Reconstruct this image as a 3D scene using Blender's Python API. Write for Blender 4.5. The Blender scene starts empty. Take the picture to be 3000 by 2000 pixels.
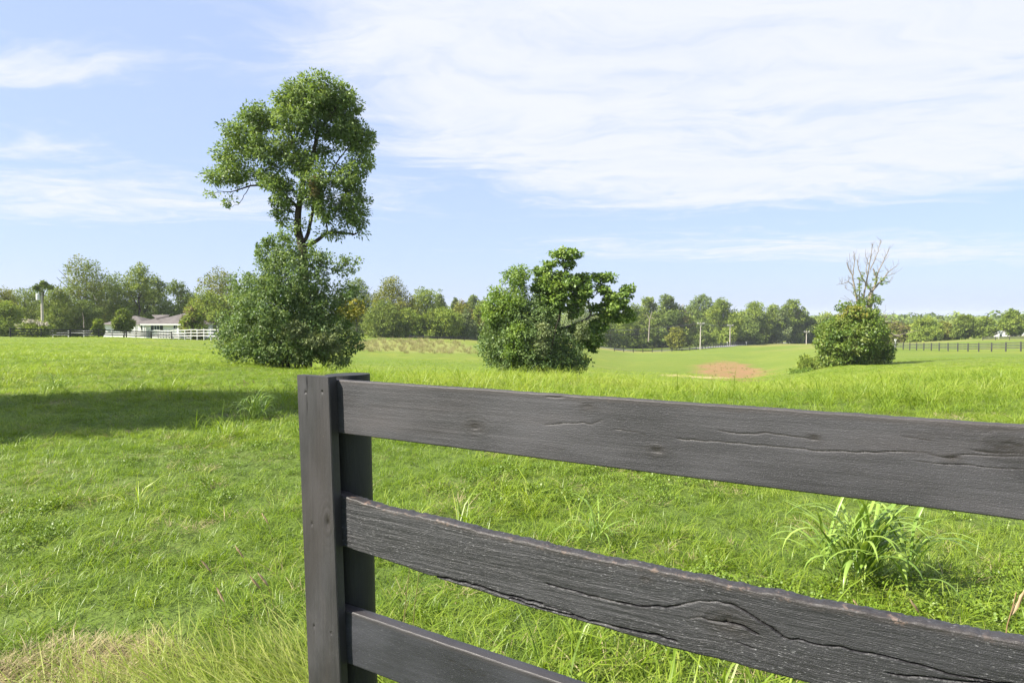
import bpy, math, random
import numpy as np
from mathutils import Vector, Matrix

# ------------------------------------------------------------------ camera, sky, sun, exposure
SC = bpy.context.scene
COL = SC.collection
CAMZ = 1.54
TILT = math.atan(75 / 2000)
cam_d = bpy.data.cameras.new('camera'); cam = bpy.data.objects.new('camera', cam_d); COL.objects.link(cam)
cam_d.lens = 24; cam_d.sensor_width = 36; cam_d.clip_start = 0.05; cam_d.clip_end = 20000
cam.location = (0, 0, CAMZ); cam.rotation_euler = (math.pi / 2 - TILT, 0, 0)
SC.camera = cam

SUN_EL = math.radians(42)
SUN_AZ = (-0.945, -0.326)
SUN = Vector((SUN_AZ[0] * math.cos(SUN_EL), SUN_AZ[1] * math.cos(SUN_EL), math.sin(SUN_EL))).normalized()
SC.view_settings.view_transform = 'Standard'; SC.view_settings.look = 'None'
SC.view_settings.gamma = 1; SC.view_settings.use_curve_mapping = False
SC.view_settings.exposure = 1.5
SKY_STRENGTH = 0.085
sun_d = bpy.data.lights.new('sun', 'SUN'); sun_d.energy = 4.8; sun_d.angle = math.radians(0.5); sun_d.color = (1, 0.94, 0.83)
sun_o = bpy.data.objects.new('sun', sun_d); COL.objects.link(sun_o)
sun_o.rotation_euler = (-SUN).to_track_quat('-Z', 'Y').to_euler(); sun_o.location = (-20, -10, 30)


class NT:
    """small helper round a node tree"""
    def __init__(s, tree): s.t = tree; s.n = tree.nodes; s.l = tree.links
    def node(s, kind, **kw):
        n = s.n.new(kind)
        for k, v in kw.items(): setattr(n, k, v)
        return n
    def put(s, sock, v):
        if isinstance(v, bpy.types.NodeSocket): s.l.new(v, sock)
        elif v is not None: sock.default_value = v
    def math(s, op, a, b=None, c=None, clamp=False):
        n = s.node('ShaderNodeMath', operation=op, use_clamp=clamp)
        for i, v in enumerate((a, b, c)):
            if v is not None: s.put(n.inputs[i], v)
        return n.outputs[0]
    def vmath(s, op, a, b=None):
        n = s.node('ShaderNodeVectorMath', operation=op)
        s.put(n.inputs[0], a)
        if b is not None: s.put(n.inputs[1], b)
        return n.outputs['Value'] if op in ('LENGTH', 'DISTANCE', 'DOT_PRODUCT') else n.outputs[0]
    def noise(s, vec, scale, detail=4, rough=0.55, dist=0.0):
        n = s.node('ShaderNodeTexNoise')
        s.put(n.inputs['Vector'], vec); n.inputs['Scale'].default_value = scale
        n.inputs['Detail'].default_value = detail; n.inputs['Roughness'].default_value = rough
        n.inputs['Distortion'].default_value = dist
        return n.outputs['Fac']
    def map(s, v, a, b, c=0.0, d=1.0, smooth=True):
        n = s.node('ShaderNodeMapRange', interpolation_type='SMOOTHSTEP' if smooth else 'LINEAR')
        s.put(n.inputs['Value'], v)
        for k, x in zip(('From Min', 'From Max', 'To Min', 'To Max'), (a, b, c, d)): n.inputs[k].default_value = x
        return n.outputs['Result']
    def mix(s, f, a, b, mode='MIX'):
        n = s.node('ShaderNodeMix', data_type='RGBA', blend_type=mode)
        s.put(n.inputs['Factor'], f)
        for k, v in ((6, a), (7, b)):
            if isinstance(v, (tuple, list)) and len(v) == 3: v = (*v, 1)
            s.put(n.inputs[k], v)
        return n.outputs[2]
    def scale(s, vec, xyz): return s.vmath('MULTIPLY', vec, xyz)
    def ramp(s, f, stops):
        n = s.node('ShaderNodeValToRGB'); s.put(n.inputs[0], f)
        e = n.color_ramp.elements
        while len(e) < len(stops): e.new(0.5)
        for i, (p, c) in enumerate(stops): e[i].position = p; e[i].color = (*c, 1)
        return n.outputs[0]


world = bpy.data.worlds.new('World'); SC.world = world; world.use_nodes = True
W = NT(world.node_tree); W.n.clear()
sky = W.node('ShaderNodeTexSky', sky_type='NISHITA', sun_disc=False)
sky.sun_elevation = SUN_EL; sky.sun_rotation = math.atan2(SUN_AZ[0], SUN_AZ[1])
sky.altitude = 200; sky.air_density = 1.0; sky.dust_density = 1.2; sky.ozone_density = 1.6
wdir = W.node('ShaderNodeTexCoord').outputs['Generated']
sep = W.node('ShaderNodeSeparateXYZ'); W.put(sep.inputs[0], wdir)
zz = W.math('ADD', W.math('MAXIMUM', sep.outputs[2], 0.0), 0.035)
cx = W.math('DIVIDE', sep.outputs[0], zz); cy = W.math('DIVIDE', sep.outputs[1], zz)
comb = W.node('ShaderNodeCombineXYZ'); W.put(comb.inputs[0], cx); W.put(comb.inputs[1], cy)
cp = comb.outputs[0]                                         # a point on the cloud sheet, height 1
warp = W.node('ShaderNodeTexNoise'); W.put(warp.inputs['Vector'], cp); warp.inputs['Scale'].default_value = 0.7; warp.inputs['Detail'].default_value = 4
cpw = W.vmath('ADD', cp, W.scale(W.vmath('SUBTRACT', warp.outputs['Color'], (0.5, 0.5, 0.5)), (1.5, 1.5, 0)))
def bank(x, y, rx, ry, lo=1.4, hi=0.1):                    # a bank of thin cloud on the sheet
    d = W.vmath('LENGTH', W.scale(W.vmath('SUBTRACT', cpw, (x, y, 0)), (1 / rx, 1 / ry, 0)))
    return W.map(d, hi, lo, 1, 0)
cover = bank(1.45, 2.1, 2.55, 3.45, 1.18, 0.66)
for b in ((-1.95, 2.45, 0.85, 0.40), (-2.5, 3.55, 0.8, 0.4), (-2.6, 4.9, 2.6, 1.2), (3.6, 7.5, 4.5, 1.6), (-4, -2, 3, 2.5), (3, -4, 4, 3)):
    cover = W.math('MAXIMUM', cover, W.math('MULTIPLY', bank(*b), 0.72))
streak = W.node('ShaderNodeMapping'); W.put(streak.inputs[0], cpw); streak.inputs['Rotation'].default_value = (0, 0, 0.5); streak.inputs['Scale'].default_value = (0.55, 1.9, 1)
n1 = W.noise(streak.outputs[0], 1.7, 8, 0.6, 0.4)
n2 = W.noise(cpw, 4.5, 7, 0.62)
dens = W.math('ADD', W.math('MULTIPLY', cover, 1.02), W.math('ADD', W.math('MULTIPLY', n1, 1.25), W.math('MULTIPLY', n2, 0.85)))
cloud = W.map(dens, 1.24, 2.12)
base_sky = W.mix(0.78, sky.outputs[0], (2.3, 2.86, 4.25))       # thin high veil
bright = W.mix(n2, (3.72, 3.86, 4.4), (4.0, 4.1, 4.5))
skyc = W.mix(W.math('MULTIPLY', cloud, W.map(W.math('ADD', W.math('MULTIPLY', n1, .5), W.math('MULTIPLY', W.noise(cpw, 2.6, 8, .66, .6), .5)), .36, .60, .76, .94)), base_sky, bright)
bg = W.node('ShaderNodeBackground'); W.put(bg.inputs[0], skyc); bg.inputs[1].default_value = SKY_STRENGTH
wo = W.node('ShaderNodeOutputWorld'); W.l.new(bg.outputs[0], wo.inputs[0])

SC.cycles.use_denoising = True
SC.cycles.max_bounces = 5; SC.cycles.diffuse_bounces = 3; SC.cycles.glossy_bounces = 1; SC.cycles.transmission_bounces = 3
SC.cycles.volume_bounces = 0; SC.cycles.transparent_max_bounces = 4

# ------------------------------------------------------------------ helpers
def ray(px, py):
    a = (px - 1500) / 2000; b = -(py - 1000) / 2000
    return np.array([a, math.cos(TILT) + b * math.sin(TILT), -math.sin(TILT) + b * math.cos(TILT)])
def at(px, py, Y):
    d = ray(px, py); return np.array([0, 0, CAMZ]) + d * (Y / d[1])
def zat(py, Y): return float(at(1500, py, Y)[2])

def tag(o, label=None, cat=None, group=None, kind=None):
    if label: o['label'] = label
    if cat: o['category'] = cat
    if group: o['group'] = group
    if kind: o['kind'] = kind
    return o
def link(name, data, parent=None, mats=()):
    o = bpy.data.objects.new(name, data); COL.objects.link(o)
    if parent is not None: o.parent = parent
    if data is not None and mats:
        for m in (mats if isinstance(mats, (list, tuple)) else [mats]): data.materials.append(m)
    return o
def empty(name, loc=(0, 0, 0)):
    o = bpy.data.objects.new(name, None); COL.objects.link(o); o.location = loc; return o
def mesh_np(name, V, F, attrs=None, smooth=False, mi=None):
    """V (n,3), F: (m,k) array or list of arrays"""
    me = bpy.data.meshes.new(name)
    Fs = F if isinstance(F, list) else [F]
    Fs = [np.asarray(f, dtype=np.int32) for f in Fs if len(f)]
    V = np.asarray(V, dtype=np.float32)
    me.vertices.add(len(V)); me.vertices.foreach_set('co', V.ravel())
    loops = np.concatenate([f.ravel() for f in Fs]); tot = np.concatenate([np.full(len(f), f.shape[1], dtype=np.int32) for f in Fs])
    st = np.concatenate([[0], np.cumsum(tot)[:-1]]).astype(np.int32)
    me.loops.add(len(loops)); me.loops.foreach_set('vertex_index', loops)
    me.polygons.add(len(tot)); me.polygons.foreach_set('loop_start', st)
    try: me.polygons.foreach_set('loop_total', tot)
    except Exception: pass
    if smooth: me.polygons.foreach_set('use_smooth', np.ones(len(tot), dtype=bool))
    if mi is not None: me.polygons.foreach_set('material_index', np.asarray(mi, dtype=np.int32))
    for k, (typ, dat) in (attrs or {}).items():
        a = me.attributes.new(k, typ, 'POINT')
        dat = np.asarray(dat, dtype=np.int32 if typ == 'INT' else np.float32)
        a.data.foreach_set('vector' if typ == 'FLOAT_VECTOR' else 'value', dat.ravel())
    me.update(calc_edges=True); me.validate()
    return me

class MB:
    """collects boxes, prisms and quads into one mesh"""
    def __init__(s): s.v = []; s.f = []
    def quad(s, *p):
        b = len(s.v); s.v += [tuple(map(float, q)) for q in p]; s.f.append(tuple(range(b, b + len(p)))); return s
    def box(s, x0, x1, y0, y1, z0, z1):
        b = len(s.v)
        s.v += [(x, y, z) for z in (z0, z1) for x, y in ((x0, y0), (x1, y0), (x1, y1), (x0, y1))]
        s.f += [tuple(b + i for i in q) for q in ((3, 2, 1, 0), (4, 5, 6, 7), (0, 1, 5, 4), (1, 2, 6, 5), (2, 3, 7, 6), (3, 0, 4, 7))]
        return s
    def bar(s, a, b_, w, h):
        """beam from a to b, width w (horizontal), height h"""
        a = Vector(a); b_ = Vector(b_); d = (b_ - a).normalized(); side = d.cross(Vector((0, 0, 1)))
        side = (side.normalized() if side.length > 1e-4 else Vector((1, 0, 0))); up = side.cross(d)
        k = len(s.v)
        for p in (a, b_):
            for i, j in ((-1, -1), (1, -1), (1, 1), (-1, 1)): s.v.append(tuple(p + side * i * w / 2 + up * j * h / 2))
        s.f += [tuple(k + i for i in q) for q in ((3, 2, 1, 0), (4, 5, 6, 7), (0, 1, 5, 4), (1, 2, 6, 5), (2, 3, 7, 6), (3, 0, 4, 7))]
        return s
    def lathe(s, prof, n=10, axis=(0, 0)):
        k = len(s.v)
        for r, z in prof:
            for i in range(n):
                t = 2 * math.pi * i / n; s.v.append((axis[0] + r * math.cos(t), axis[1] + r * math.sin(t), z))
        for j in range(len(prof) - 1):
            for i in range(n):
                a = k + j * n + i; b = k + j * n + (i + 1) % n; s.f.append((a, b, b + n, a + n))
        s.f.append(tuple(k + i for i in range(n))[::-1]); s.f.append(tuple(k + (len(prof) - 1) * n + i for i in range(n)))
        return s
    def mesh(s, name):
        me = bpy.data.meshes.new(name); me.from_pydata(s.v, [], s.f); me.update(); return me
    def build(s, name, mat, parent=None): return link(name, s.mesh(name), parent, mat)

def tubes(paths, sides=6):
    """paths: list of (pts (k,3), radii (k,)) -> V, F"""
    V = []; F = []; n0 = 0
    ang = np.linspace(0, 2 * np.pi, sides, endpoint=False)
    for P, R in paths:
        P = np.asarray(P, float); R = np.asarray(R, float); k = len(P)
        T = np.gradient(P, axis=0); T /= np.linalg.norm(T, axis=1)[:, None] + 1e-9
        ref = np.where(np.abs(T[:, 2:3]) < 0.9, np.array([[0, 0, 1.0]]), np.array([[1.0, 0, 0]]))
        ref = np.repeat(ref[:1], k, 0)
        A = np.cross(T, ref); A /= np.linalg.norm(A, axis=1)[:, None] + 1e-9
        B = np.cross(T, A)
        ring = P[:, None] + R[:, None, None] * (np.cos(ang)[None, :, None] * A[:, None] + np.sin(ang)[None, :, None] * B[:, None])
        V.append(ring.reshape(-1, 3))
        idx = n0 + np.arange(k * sides).reshape(k, sides)
        nx = np.roll(idx, -1, axis=1)
        F.append(np.stack([idx[:-1], nx[:-1], nx[1:], idx[1:]], -1).reshape(-1, 4))
        n0 += k * sides
    return np.concatenate(V), np.concatenate(F)

def vnoise(x, y, seed=0):
    """smooth value noise, vectorised"""
    x = np.asarray(x, float); y = np.asarray(y, float)
    xi = np.floor(x).astype(np.int64); yi = np.floor(y).astype(np.int64); fx = x - xi; fy = y - yi
    def h(a, b):
        n = (a * 374761393 + b * 668265263 + seed * 1442695041) & 0x7fffffff
        n = ((n ^ (n >> 13)) * 1274126177) & 0x7fffffff
        return ((n ^ (n >> 16)) & 0xffff) / 65535.0
    u = fx * fx * (3 - 2 * fx); v = fy * fy * (3 - 2 * fy)
    return (h(xi, yi) * (1 - u) + h(xi + 1, yi) * u) * (1 - v) + (h(xi, yi + 1) * (1 - u) + h(xi + 1, yi + 1) * u) * v

# ------------------------------------------------------------------ terrain
DS = [0, 12, 17, 21, 25, 30, 35, 45, 60, 80, 100, 120, 150, 200, 260, 350, 600, 1200, 5000]
def col(**k):
    pts = sorted((float(a[1:]), b) for a, b in k.items()); return np.interp(DS, [p[0] for p in pts], [p[1] for p in pts])
TERR = [  # azimuth (photo column at eye level), heights along depth
    (-900, col(d0=0, d25=-.15, d75=-.7, d110=-1.9, d200=-3, d600=-8, d5000=-12)),
    (300, col(d0=0, d20=-.02, d45=-.33, d75=-.78, d80=-.85, d100=-1.9, d150=-3, d350=-6, d600=-9, d5000=-12)),
    (620, col(d0=0, d20=-.05, d25=-.22, d45=-.75, d75=-1.25, d100=-2.1, d150=-3, d350=-6, d600=-9, d5000=-12)),
    (900, col(d0=0, d17=-.03, d21=-.14, d25=-.38, d35=-1.05, d60=-2.2, d100=-2.7, d150=-2.85, d200=-3.4, d350=-7, d600=-10, d5000=-12)),
    (1080, col(d0=0, d12=.02, d17=0, d21=-.34, d25=-.85, d35=-1.65, d45=-2.2, d80=-3.05, d120=-3.1, d150=-2.96, d200=-3.6, d350=-8, d600=-10, d5000=-12)),
    (1350, col(d0=0, d12=.0, d17=-.06, d21=-.36, d25=-.9, d35=-1.7, d60=-2.8, d100=-3.8, d150=-3.6, d200=-4.4, d350=-9, d600=-11, d5000=-12)),
    (1600, col(d0=0, d12=-.01, d17=-.10, d21=-.34, d25=-.8, d35=-1.6, d60=-2.96, d100=-4.46, d150=-5.2, d200=-6.2, d260=-8.5, d350=-11, d600=-12, d5000=-12)),
    (1850, col(d0=0, d12=-.04, d17=-.24, d21=-.58, d25=-.96, d35=-1.9, d60=-3.6, d80=-4.7, d100=-5.6, d150=-7.6, d200=-9.8, d220=-10.5, d260=-11.0, d350=-13, d5000=-12)),
    (2200, col(d0=0, d12=-.08, d17=-.34, d21=-.72, d25=-1.14, d30=-1.62, d35=-2.08, d45=-2.98, d60=-4.0, d80=-5.15, d100=-6.0, d120=-6.65, d150=-7.5, d200=-8.5, d260=-9.9, d350=-12.5, d600=-13, d5000=-12)),
    (2500, col(d0=0, d12=-.04, d17=-.2, d25=-.78, d35=-1.38, d60=-2.8, d80=-3.4, d100=-3.96, d120=-4.25, d150=-5.2, d200=-6.8, d260=-9, d350=-12, d600=-13, d5000=-12)),
    (3000, col(d0=0, d12=-.03, d17=-.14, d25=-.55, d35=-1.15, d45=-1.7, d60=-2.36, d87=-3.3, d120=-3.9, d150=-4.3, d200=-4.96, d260=-6, d350=-9.5, d600=-13, d5000=-12)),
    (3900, col(d0=0, d12=-.03, d17=-.14, d25=-.5, d45=-1.5, d60=-2.2, d87=-3.2, d150=-4.2, d260=-6, d600=-13, d5000=-12)),
]
_TU = np.array([(t[0] - 1500) / 2000 for t in TERR]); _TZ = np.array([t[1] for t in TERR])
def zg(x, y):
    """ground height (vectorised)"""
    x = np.asarray(x, float); y = np.asarray(y, float)
    D = np.clip(y, 0, 4990); u = np.clip(x / np.maximum(y, 1.0), _TU[0], _TU[-1] - 1e-6)
    j = np.clip(np.searchsorted(_TU, u, side='right') - 1, 0, len(_TU) - 2)
    f = (u - _TU[j]) / (_TU[j + 1] - _TU[j]); f = f * f * (3 - 2 * f) * 0.6 + f * 0.4
    out = np.zeros_like(D)
    for dd, w in ((0.90, .25), (1.0, .5), (1.10, .25)):          # soften the profile
        q = D * dd
        k = np.clip(np.searchsorted(DS, q, side='right') - 1, 0, len(DS) - 2)
        ds = np.array(DS, float); g = np.clip((q - ds[k]) / (ds[k + 1] - ds[k]), 0, 1)
        z = (_TZ[j, k] * (1 - g) + _TZ[j, k + 1] * g) * (1 - f) + (_TZ[j + 1, k] * (1 - g) + _TZ[j + 1, k + 1] * g) * f
        out += w * z
    r = np.hypot(x, y)
    out += (vnoise(x * 0.45, y * 0.45, 3) - .5) * 0.10 * np.clip(r / 6, 0, 1) * np.clip(60 / np.maximum(r, 1), 0, 1)
    out += (vnoise(x * 1.7, y * 1.7, 5) - .5) * 0.04 * np.clip(25 / np.maximum(r, 1), 0, 1)
    out += (vnoise(x * 0.06, y * 0.06, 9) - .5) * 0.5 * np.clip((r - 40) / 60, 0, 1)
    return out
def g1(x, y): return float(zg(np.array([x]), np.array([y]))[0])
def on(px, Y, dz=0.0):
    """a point on the ground at depth Y in the direction of photo column px"""
    x = (px - 1500) / 2000 * Y; return np.array([x, Y, g1(x, Y) + dz])

# ------------------------------------------------------------------ materials
def newmat(name):
    m = bpy.data.materials.new(name); m.use_nodes = True; t = NT(m.node_tree); t.n.clear()
    out = t.node('ShaderNodeOutputMaterial'); return m, t, out
def principled(t, color, rough=0.6, spec=0.4, normal=None, metal=0.0):
    p = t.node('ShaderNodeBsdfPrincipled')
    if isinstance(color, tuple): color = (*color, 1)
    t.put(p.inputs['Base Color'], color); t.put(p.inputs['Roughness'], rough); p.inputs['Metallic'].default_value = metal
    p.inputs['Specular IOR Level'].default_value = spec
    if normal is not None: t.l.new(normal, p.inputs['Normal'])
    return p
def bump(t, h, strength=0.4, dist=0.01):
    b = t.node('ShaderNodeBump'); b.inputs['Strength'].default_value = strength; b.inputs['Distance'].default_value = dist
    t.put(b.inputs['Height'], h); return b.outputs[0]
def plain(name, c, rough=0.6, spec=0.3, var=0.25, scale=3.0):
    m, t, out = newmat(name)
    co = t.node('ShaderNodeTexCoord').outputs['Object']; n = t.noise(co, scale, 5)
    cc = t.mix(t.map(n, .3, .7), tuple(x * (1 - var) for x in c), tuple(min(1, x * (1 + var)) for x in c))
    p = principled(t, cc, rough, spec, bump(t, t.noise(co, scale * 12, 3), 0.15, 0.01)); t.l.new(p.outputs[0], out.inputs[0]); return m
def leafmat(name, stops, rough=0.45, spec=0.4, trans=0.3, tcol=(1.25, 1.2, 0.6), instanced=False):
    m, t, out = newmat(name)
    a = t.node('ShaderNodeAttribute', attribute_name='tint'); f = a.outputs['Fac']
    if instanced:
        b = t.node('ShaderNodeAttribute', attribute_name='itint', attribute_type='INSTANCER')
        f = t.math('ADD', t.math('MULTIPLY', f, 0.5), t.math('MULTIPLY', b.outputs['Fac'], 0.5))
    c = t.ramp(f, stops)
    p = principled(t, c, rough, spec)
    tr = t.node('ShaderNodeBsdfTranslucent'); t.put(tr.inputs[0], t.mix(1.0, c, tcol, 'MULTIPLY'))
    mx = t.node('ShaderNodeMixShader'); mx.inputs[0].default_value = trans
    t.l.new(p.outputs[0], mx.inputs[1]); t.l.new(tr.outputs[0], mx.inputs[2]); t.l.new(mx.outputs[0], out.inputs[0]); return m
def barkmat(name, c1, c2, sc=(6, 6, 1.2)):
    m, t, out = newmat(name)
    co = t.scale(t.node('ShaderNodeTexCoord').outputs['Object'], sc); n = t.noise(co, 3, 6, 0.65)
    p = principled(t, t.mix(t.map(n, .32, .68), c1, c2), 0.9, 0.15, bump(t, n, 0.8, 0.03)); t.l.new(p.outputs[0], out.inputs[0]); return m

def ell(t, pos, x, y, rx, ry, rot, lo=1.15, hi=0.75, dn=None, amp=0.5):
    mp = t.node('ShaderNodeMapping', vector_type='TEXTURE'); t.put(mp.inputs[0], pos)
    mp.inputs['Location'].default_value = (x, y, 0); mp.inputs['Rotation'].default_value = (0, 0, rot); mp.inputs['Scale'].default_value = (rx, ry, 1e6)
    d = t.vmath('LENGTH', mp.outputs[0])
    if dn is not None: d = t.math('ADD', d, t.math('MULTIPLY', t.math('SUBTRACT', dn, 0.5), amp))
    return t.map(d, hi, lo, 1, 0)

SOIL = (28.6, 90.0, 4.3, 36.0, -math.atan(0.30))        # x, y, half-width, half-length, turn of the bare reddish strip
WEEDS = (-16.5, 112.0, 10.5, 26.0, 0.14)                 # the tall tan weeds
STRAW = (-1.85, 2.84, 0.44, 0.32, 0.2)                   # the dry mown patch by the fence
M_ground, t, out = newmat('pasture')
pos = t.node('ShaderNodeNewGeometry').outputs['Position']
nb = t.noise(pos, 0.05, 5, .6); nm = t.noise(pos, 0.6, 5, .6); nf = t.noise(pos, 9, 4, .6)
gc = t.mix(t.map(nb, .35, .65), (0.124, 0.172, 0.022), (0.178, 0.204, 0.030))
gc = t.mix(t.map(nm, .35, .7), gc, (0.108, 0.160, 0.020))
gc = t.mix(t.math('MULTIPLY', t.map(t.noise(pos, 0.018, 3), .55, .72), 0.5), gc, (0.215, 0.205, 0.05))
gc = t.mix(t.math('MULTIPLY', t.map(t.noise(t.scale(pos, (.035, .17, 1)), 1.0, 5, .62), .42, .66), .55), gc, (0.104, 0.152, 0.020))
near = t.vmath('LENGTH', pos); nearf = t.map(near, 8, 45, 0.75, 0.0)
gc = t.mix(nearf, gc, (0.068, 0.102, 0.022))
gc = t.mix(t.math('MULTIPLY', ell(t, pos, *SOIL, dn=t.noise(pos, .22, 5), amp=2.0), t.map(t.noise(pos, .5, 6, .75), .30, .56, .10, 1.0)), gc, (0.245, 0.142, 0.070))
gc = t.mix(t.math('MULTIPLY', ell(t, pos, 16.2, 60, 3.2, 5.5, -.3, dn=t.noise(pos, .5, 4), amp=1.2), .8), gc, (0.40, 0.31, 0.17))
gc = t.mix(t.math('MULTIPLY', ell(t, pos, *WEEDS, dn=nm, amp=.8), .5), gc, (0.26, 0.25, 0.085))
gc = t.mix(ell(t, pos, *STRAW, dn=nm, amp=.9), gc, (0.17, 0.145, 0.065))
dry = t.map(t.noise(pos, 0.012, 3), 0.5, 0.62)
far = t.map(near, 110, 190)
gc = t.mix(t.math('MULTIPLY', t.math('MULTIPLY', dry, far), .6), gc, (0.24, 0.205, 0.08))
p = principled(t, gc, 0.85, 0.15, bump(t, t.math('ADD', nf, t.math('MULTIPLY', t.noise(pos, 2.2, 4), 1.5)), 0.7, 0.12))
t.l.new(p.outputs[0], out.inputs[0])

M_bark = barkmat('bark', (0.030, 0.023, 0.017), (0.10, 0.08, 0.06))
M_greybark = barkmat('grey_bark', (0.07, 0.06, 0.048), (0.19, 0.165, 0.135))
M_deadwood = barkmat('dead_wood', (0.16, 0.135, 0.105), (0.30, 0.265, 0.22))
M_pole = barkmat('weathered_pole', (0.32, 0.29, 0.25), (0.50, 0.46, 0.40), (8, 8, .6))
M_wire = plain('wire', (0.10, 0.10, 0.10), .5)
M_galv = plain('galvanised_steel', (0.55, 0.56, 0.56), .4, .5, .1)
M_white = plain('white_paint', (0.78, 0.78, 0.76), .55, .3, .06)
M_greyblack = plain('faded_black_paint_far', (0.055, 0.055, 0.058), .7, .2, .3)
M_oldwhite = plain('weathered_white_paint', (0.47, 0.468, 0.45), .7, .2, .18, 2)
M_black = plain('black_paint_far', (0.028, 0.027, 0.028), .6, .3, .3)
M_roof = plain('grey_shingle', (0.115, 0.102, 0.096), .85, .2, .18, 1.2)
M_redbrick = plain('dark_brick', (0.22, 0.10, 0.075), .8, .2, .2, 4)
M_shutter = plain('dark_shutter', (0.03, 0.04, 0.035), .5)
M_asphalt = plain('road_asphalt', (0.20, 0.20, 0.205), .85, .2, .12, .3)
m, t, out = newmat('window_glass'); p = principled(t, (0.05, 0.07, 0.08), 0.08, 0.5); t.l.new(p.outputs[0], out.inputs[0]); M_glass = m

G = lambda *s: [(i / (len(s) - 1), c) for i, c in enumerate(s)]
M_ltree = leafmat('leaf_lone_tree', G((0.085, 0.141, 0.036), (0.159, 0.240, 0.066), (0.234, 0.312, 0.091)), .5, .4, .40)
M_lbush = leafmat('leaf_glossy_shrub', G((0.066, 0.119, 0.035), (0.132, 0.204, 0.064), (0.214, 0.282, 0.097)), .5, .3, .34)
M_lmaple = leafmat('leaf_maple', G((0.085, 0.152, 0.029), (0.160, 0.256, 0.044), (0.244, 0.327, 0.067)), .5, .35, .32)
M_llight = leafmat('leaf_light', G((0.105, 0.178, 0.026), (0.160, 0.253, 0.041), (0.234, 0.316, 0.067)), .5, .35, .36)
M_lyellow = leafmat('leaf_yellowing', G((0.151, 0.183, 0.026), (0.262, 0.268, 0.046), (0.371, 0.311, 0.072)), .5, .35, .32)
M_lvine = leafmat('leaf_vine', G((0.071, 0.132, 0.021), (0.138, 0.208, 0.030), (0.218, 0.251, 0.059)), .45, .4, .3)
M_lgray = leafmat('leaf_cedar', G((0.101, 0.137, 0.053), (0.165, 0.206, 0.081), (0.229, 0.260, 0.111)), .6, .25, .2)
FAR = {
    'olive': leafmat('leaf_far_olive', G((0.096, 0.140, 0.025), (0.151, 0.205, 0.036), (0.220, 0.259, 0.053)), .65, .12, .28),
    'mid': leafmat('leaf_far_mid', G((0.120, 0.175, 0.030), (0.200, 0.268, 0.044), (0.295, 0.341, 0.062)), .65, .12, .28),
    'dark': leafmat('leaf_far_dark', G((0.086, 0.130, 0.030), (0.144, 0.200, 0.044), (0.213, 0.268, 0.060)), .65, .12, .25),
    'gold': leafmat('leaf_far_gold', G((0.123, 0.147, 0.025), (0.187, 0.208, 0.037), (0.263, 0.264, 0.056)), .65, .12, .28),
    'blue': leafmat('leaf_far_pine', G((0.101, 0.145, 0.053), (0.165, 0.213, 0.079), (0.238, 0.275, 0.105)), .6, .2, .2),
    'rose': leafmat('leaf_far_rusty', G((0.14, 0.125, 0.05), (0.20, 0.17, 0.075), (0.25, 0.21, 0.11)), .65, .12, .25),
}
M_flower = plain('cream_blossom', (0.50, 0.46, 0.36), .7, .2, .15)

# ------------------------------------------------------------------ ground, roads
def build_ground():
    R = np.concatenate([[0.25], np.geomspace(0.5, 5200, 190)])
    front = np.linspace(-62, 62, 300); rest = np.linspace(62, 298, 60)[1:-1]
    A = np.radians(np.concatenate([front, rest])); n = len(A)
    X = R[:, None] * np.sin(A)[None]; Y = R[:, None] * np.cos(A)[None]; Z = zg(X, Y)
    V = np.concatenate([np.stack([X, Y, Z], -1).reshape(-1, 3), [[0, 0, 0]]])
    I = np.arange(len(R) * n).reshape(len(R), n); N = np.roll(I, -1, 1)
    Q = np.stack([I[:-1], I[1:], N[1:], N[:-1]], -1).reshape(-1, 4)
    T = np.stack([np.full(n, len(V) - 1), I[0], N[0]], -1)
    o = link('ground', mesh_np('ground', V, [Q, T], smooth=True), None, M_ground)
    tag(o, 'green rolling pasture falling away behind the fence', 'ground', kind='structure')
build_ground()
def strip(name, pts, w, mat, label):
    P = np.array(pts); n = 60
    tt = np.linspace(0, len(P) - 1, n); C = np.stack([np.interp(tt, range(len(P)), P[:, i]) for i in (0, 1)], 1)
    T = np.gradient(C, axis=0); T /= np.linalg.norm(T, axis=1)[:, None]; S = np.stack([T[:, 1], -T[:, 0]], 1)
    V = []
    for k in np.linspace(-w / 2, w / 2, 5):
        q = C + S * k; V.append(np.concatenate([q, (zg(q[:, 0], q[:, 1]) + 0.10)[:, None]], 1))
    V = np.stack(V, 1).reshape(-1, 3); I = np.arange(n * 5).reshape(n, 5)
    o = link(name, mesh_np(name, V, np.stack([I[:-1, :-1], I[1:, :-1], I[1:, 1:], I[:-1, 1:]], -1).reshape(-1, 4)), None, mat)
    return tag(o, label, 'road', kind='structure')
def gp(px, Y): return ((px - 1500) / 2000 * Y, Y)
strip('road', [gp(1650, 236), gp(1850, 234), gp(2050, 232), gp(2110, 250), gp(2200, 300), gp(2420, 400)], 6.5, M_asphalt, 'grey country road running behind the black valley fence')
strip('driveway', [gp(2870, 252), gp(2940, 254), gp(3060, 258), gp(3300, 262)], 4.5, plain('pale_gravel', (.46, .40, .34), .9), 'pale gravel drive in front of the white houses')

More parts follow.
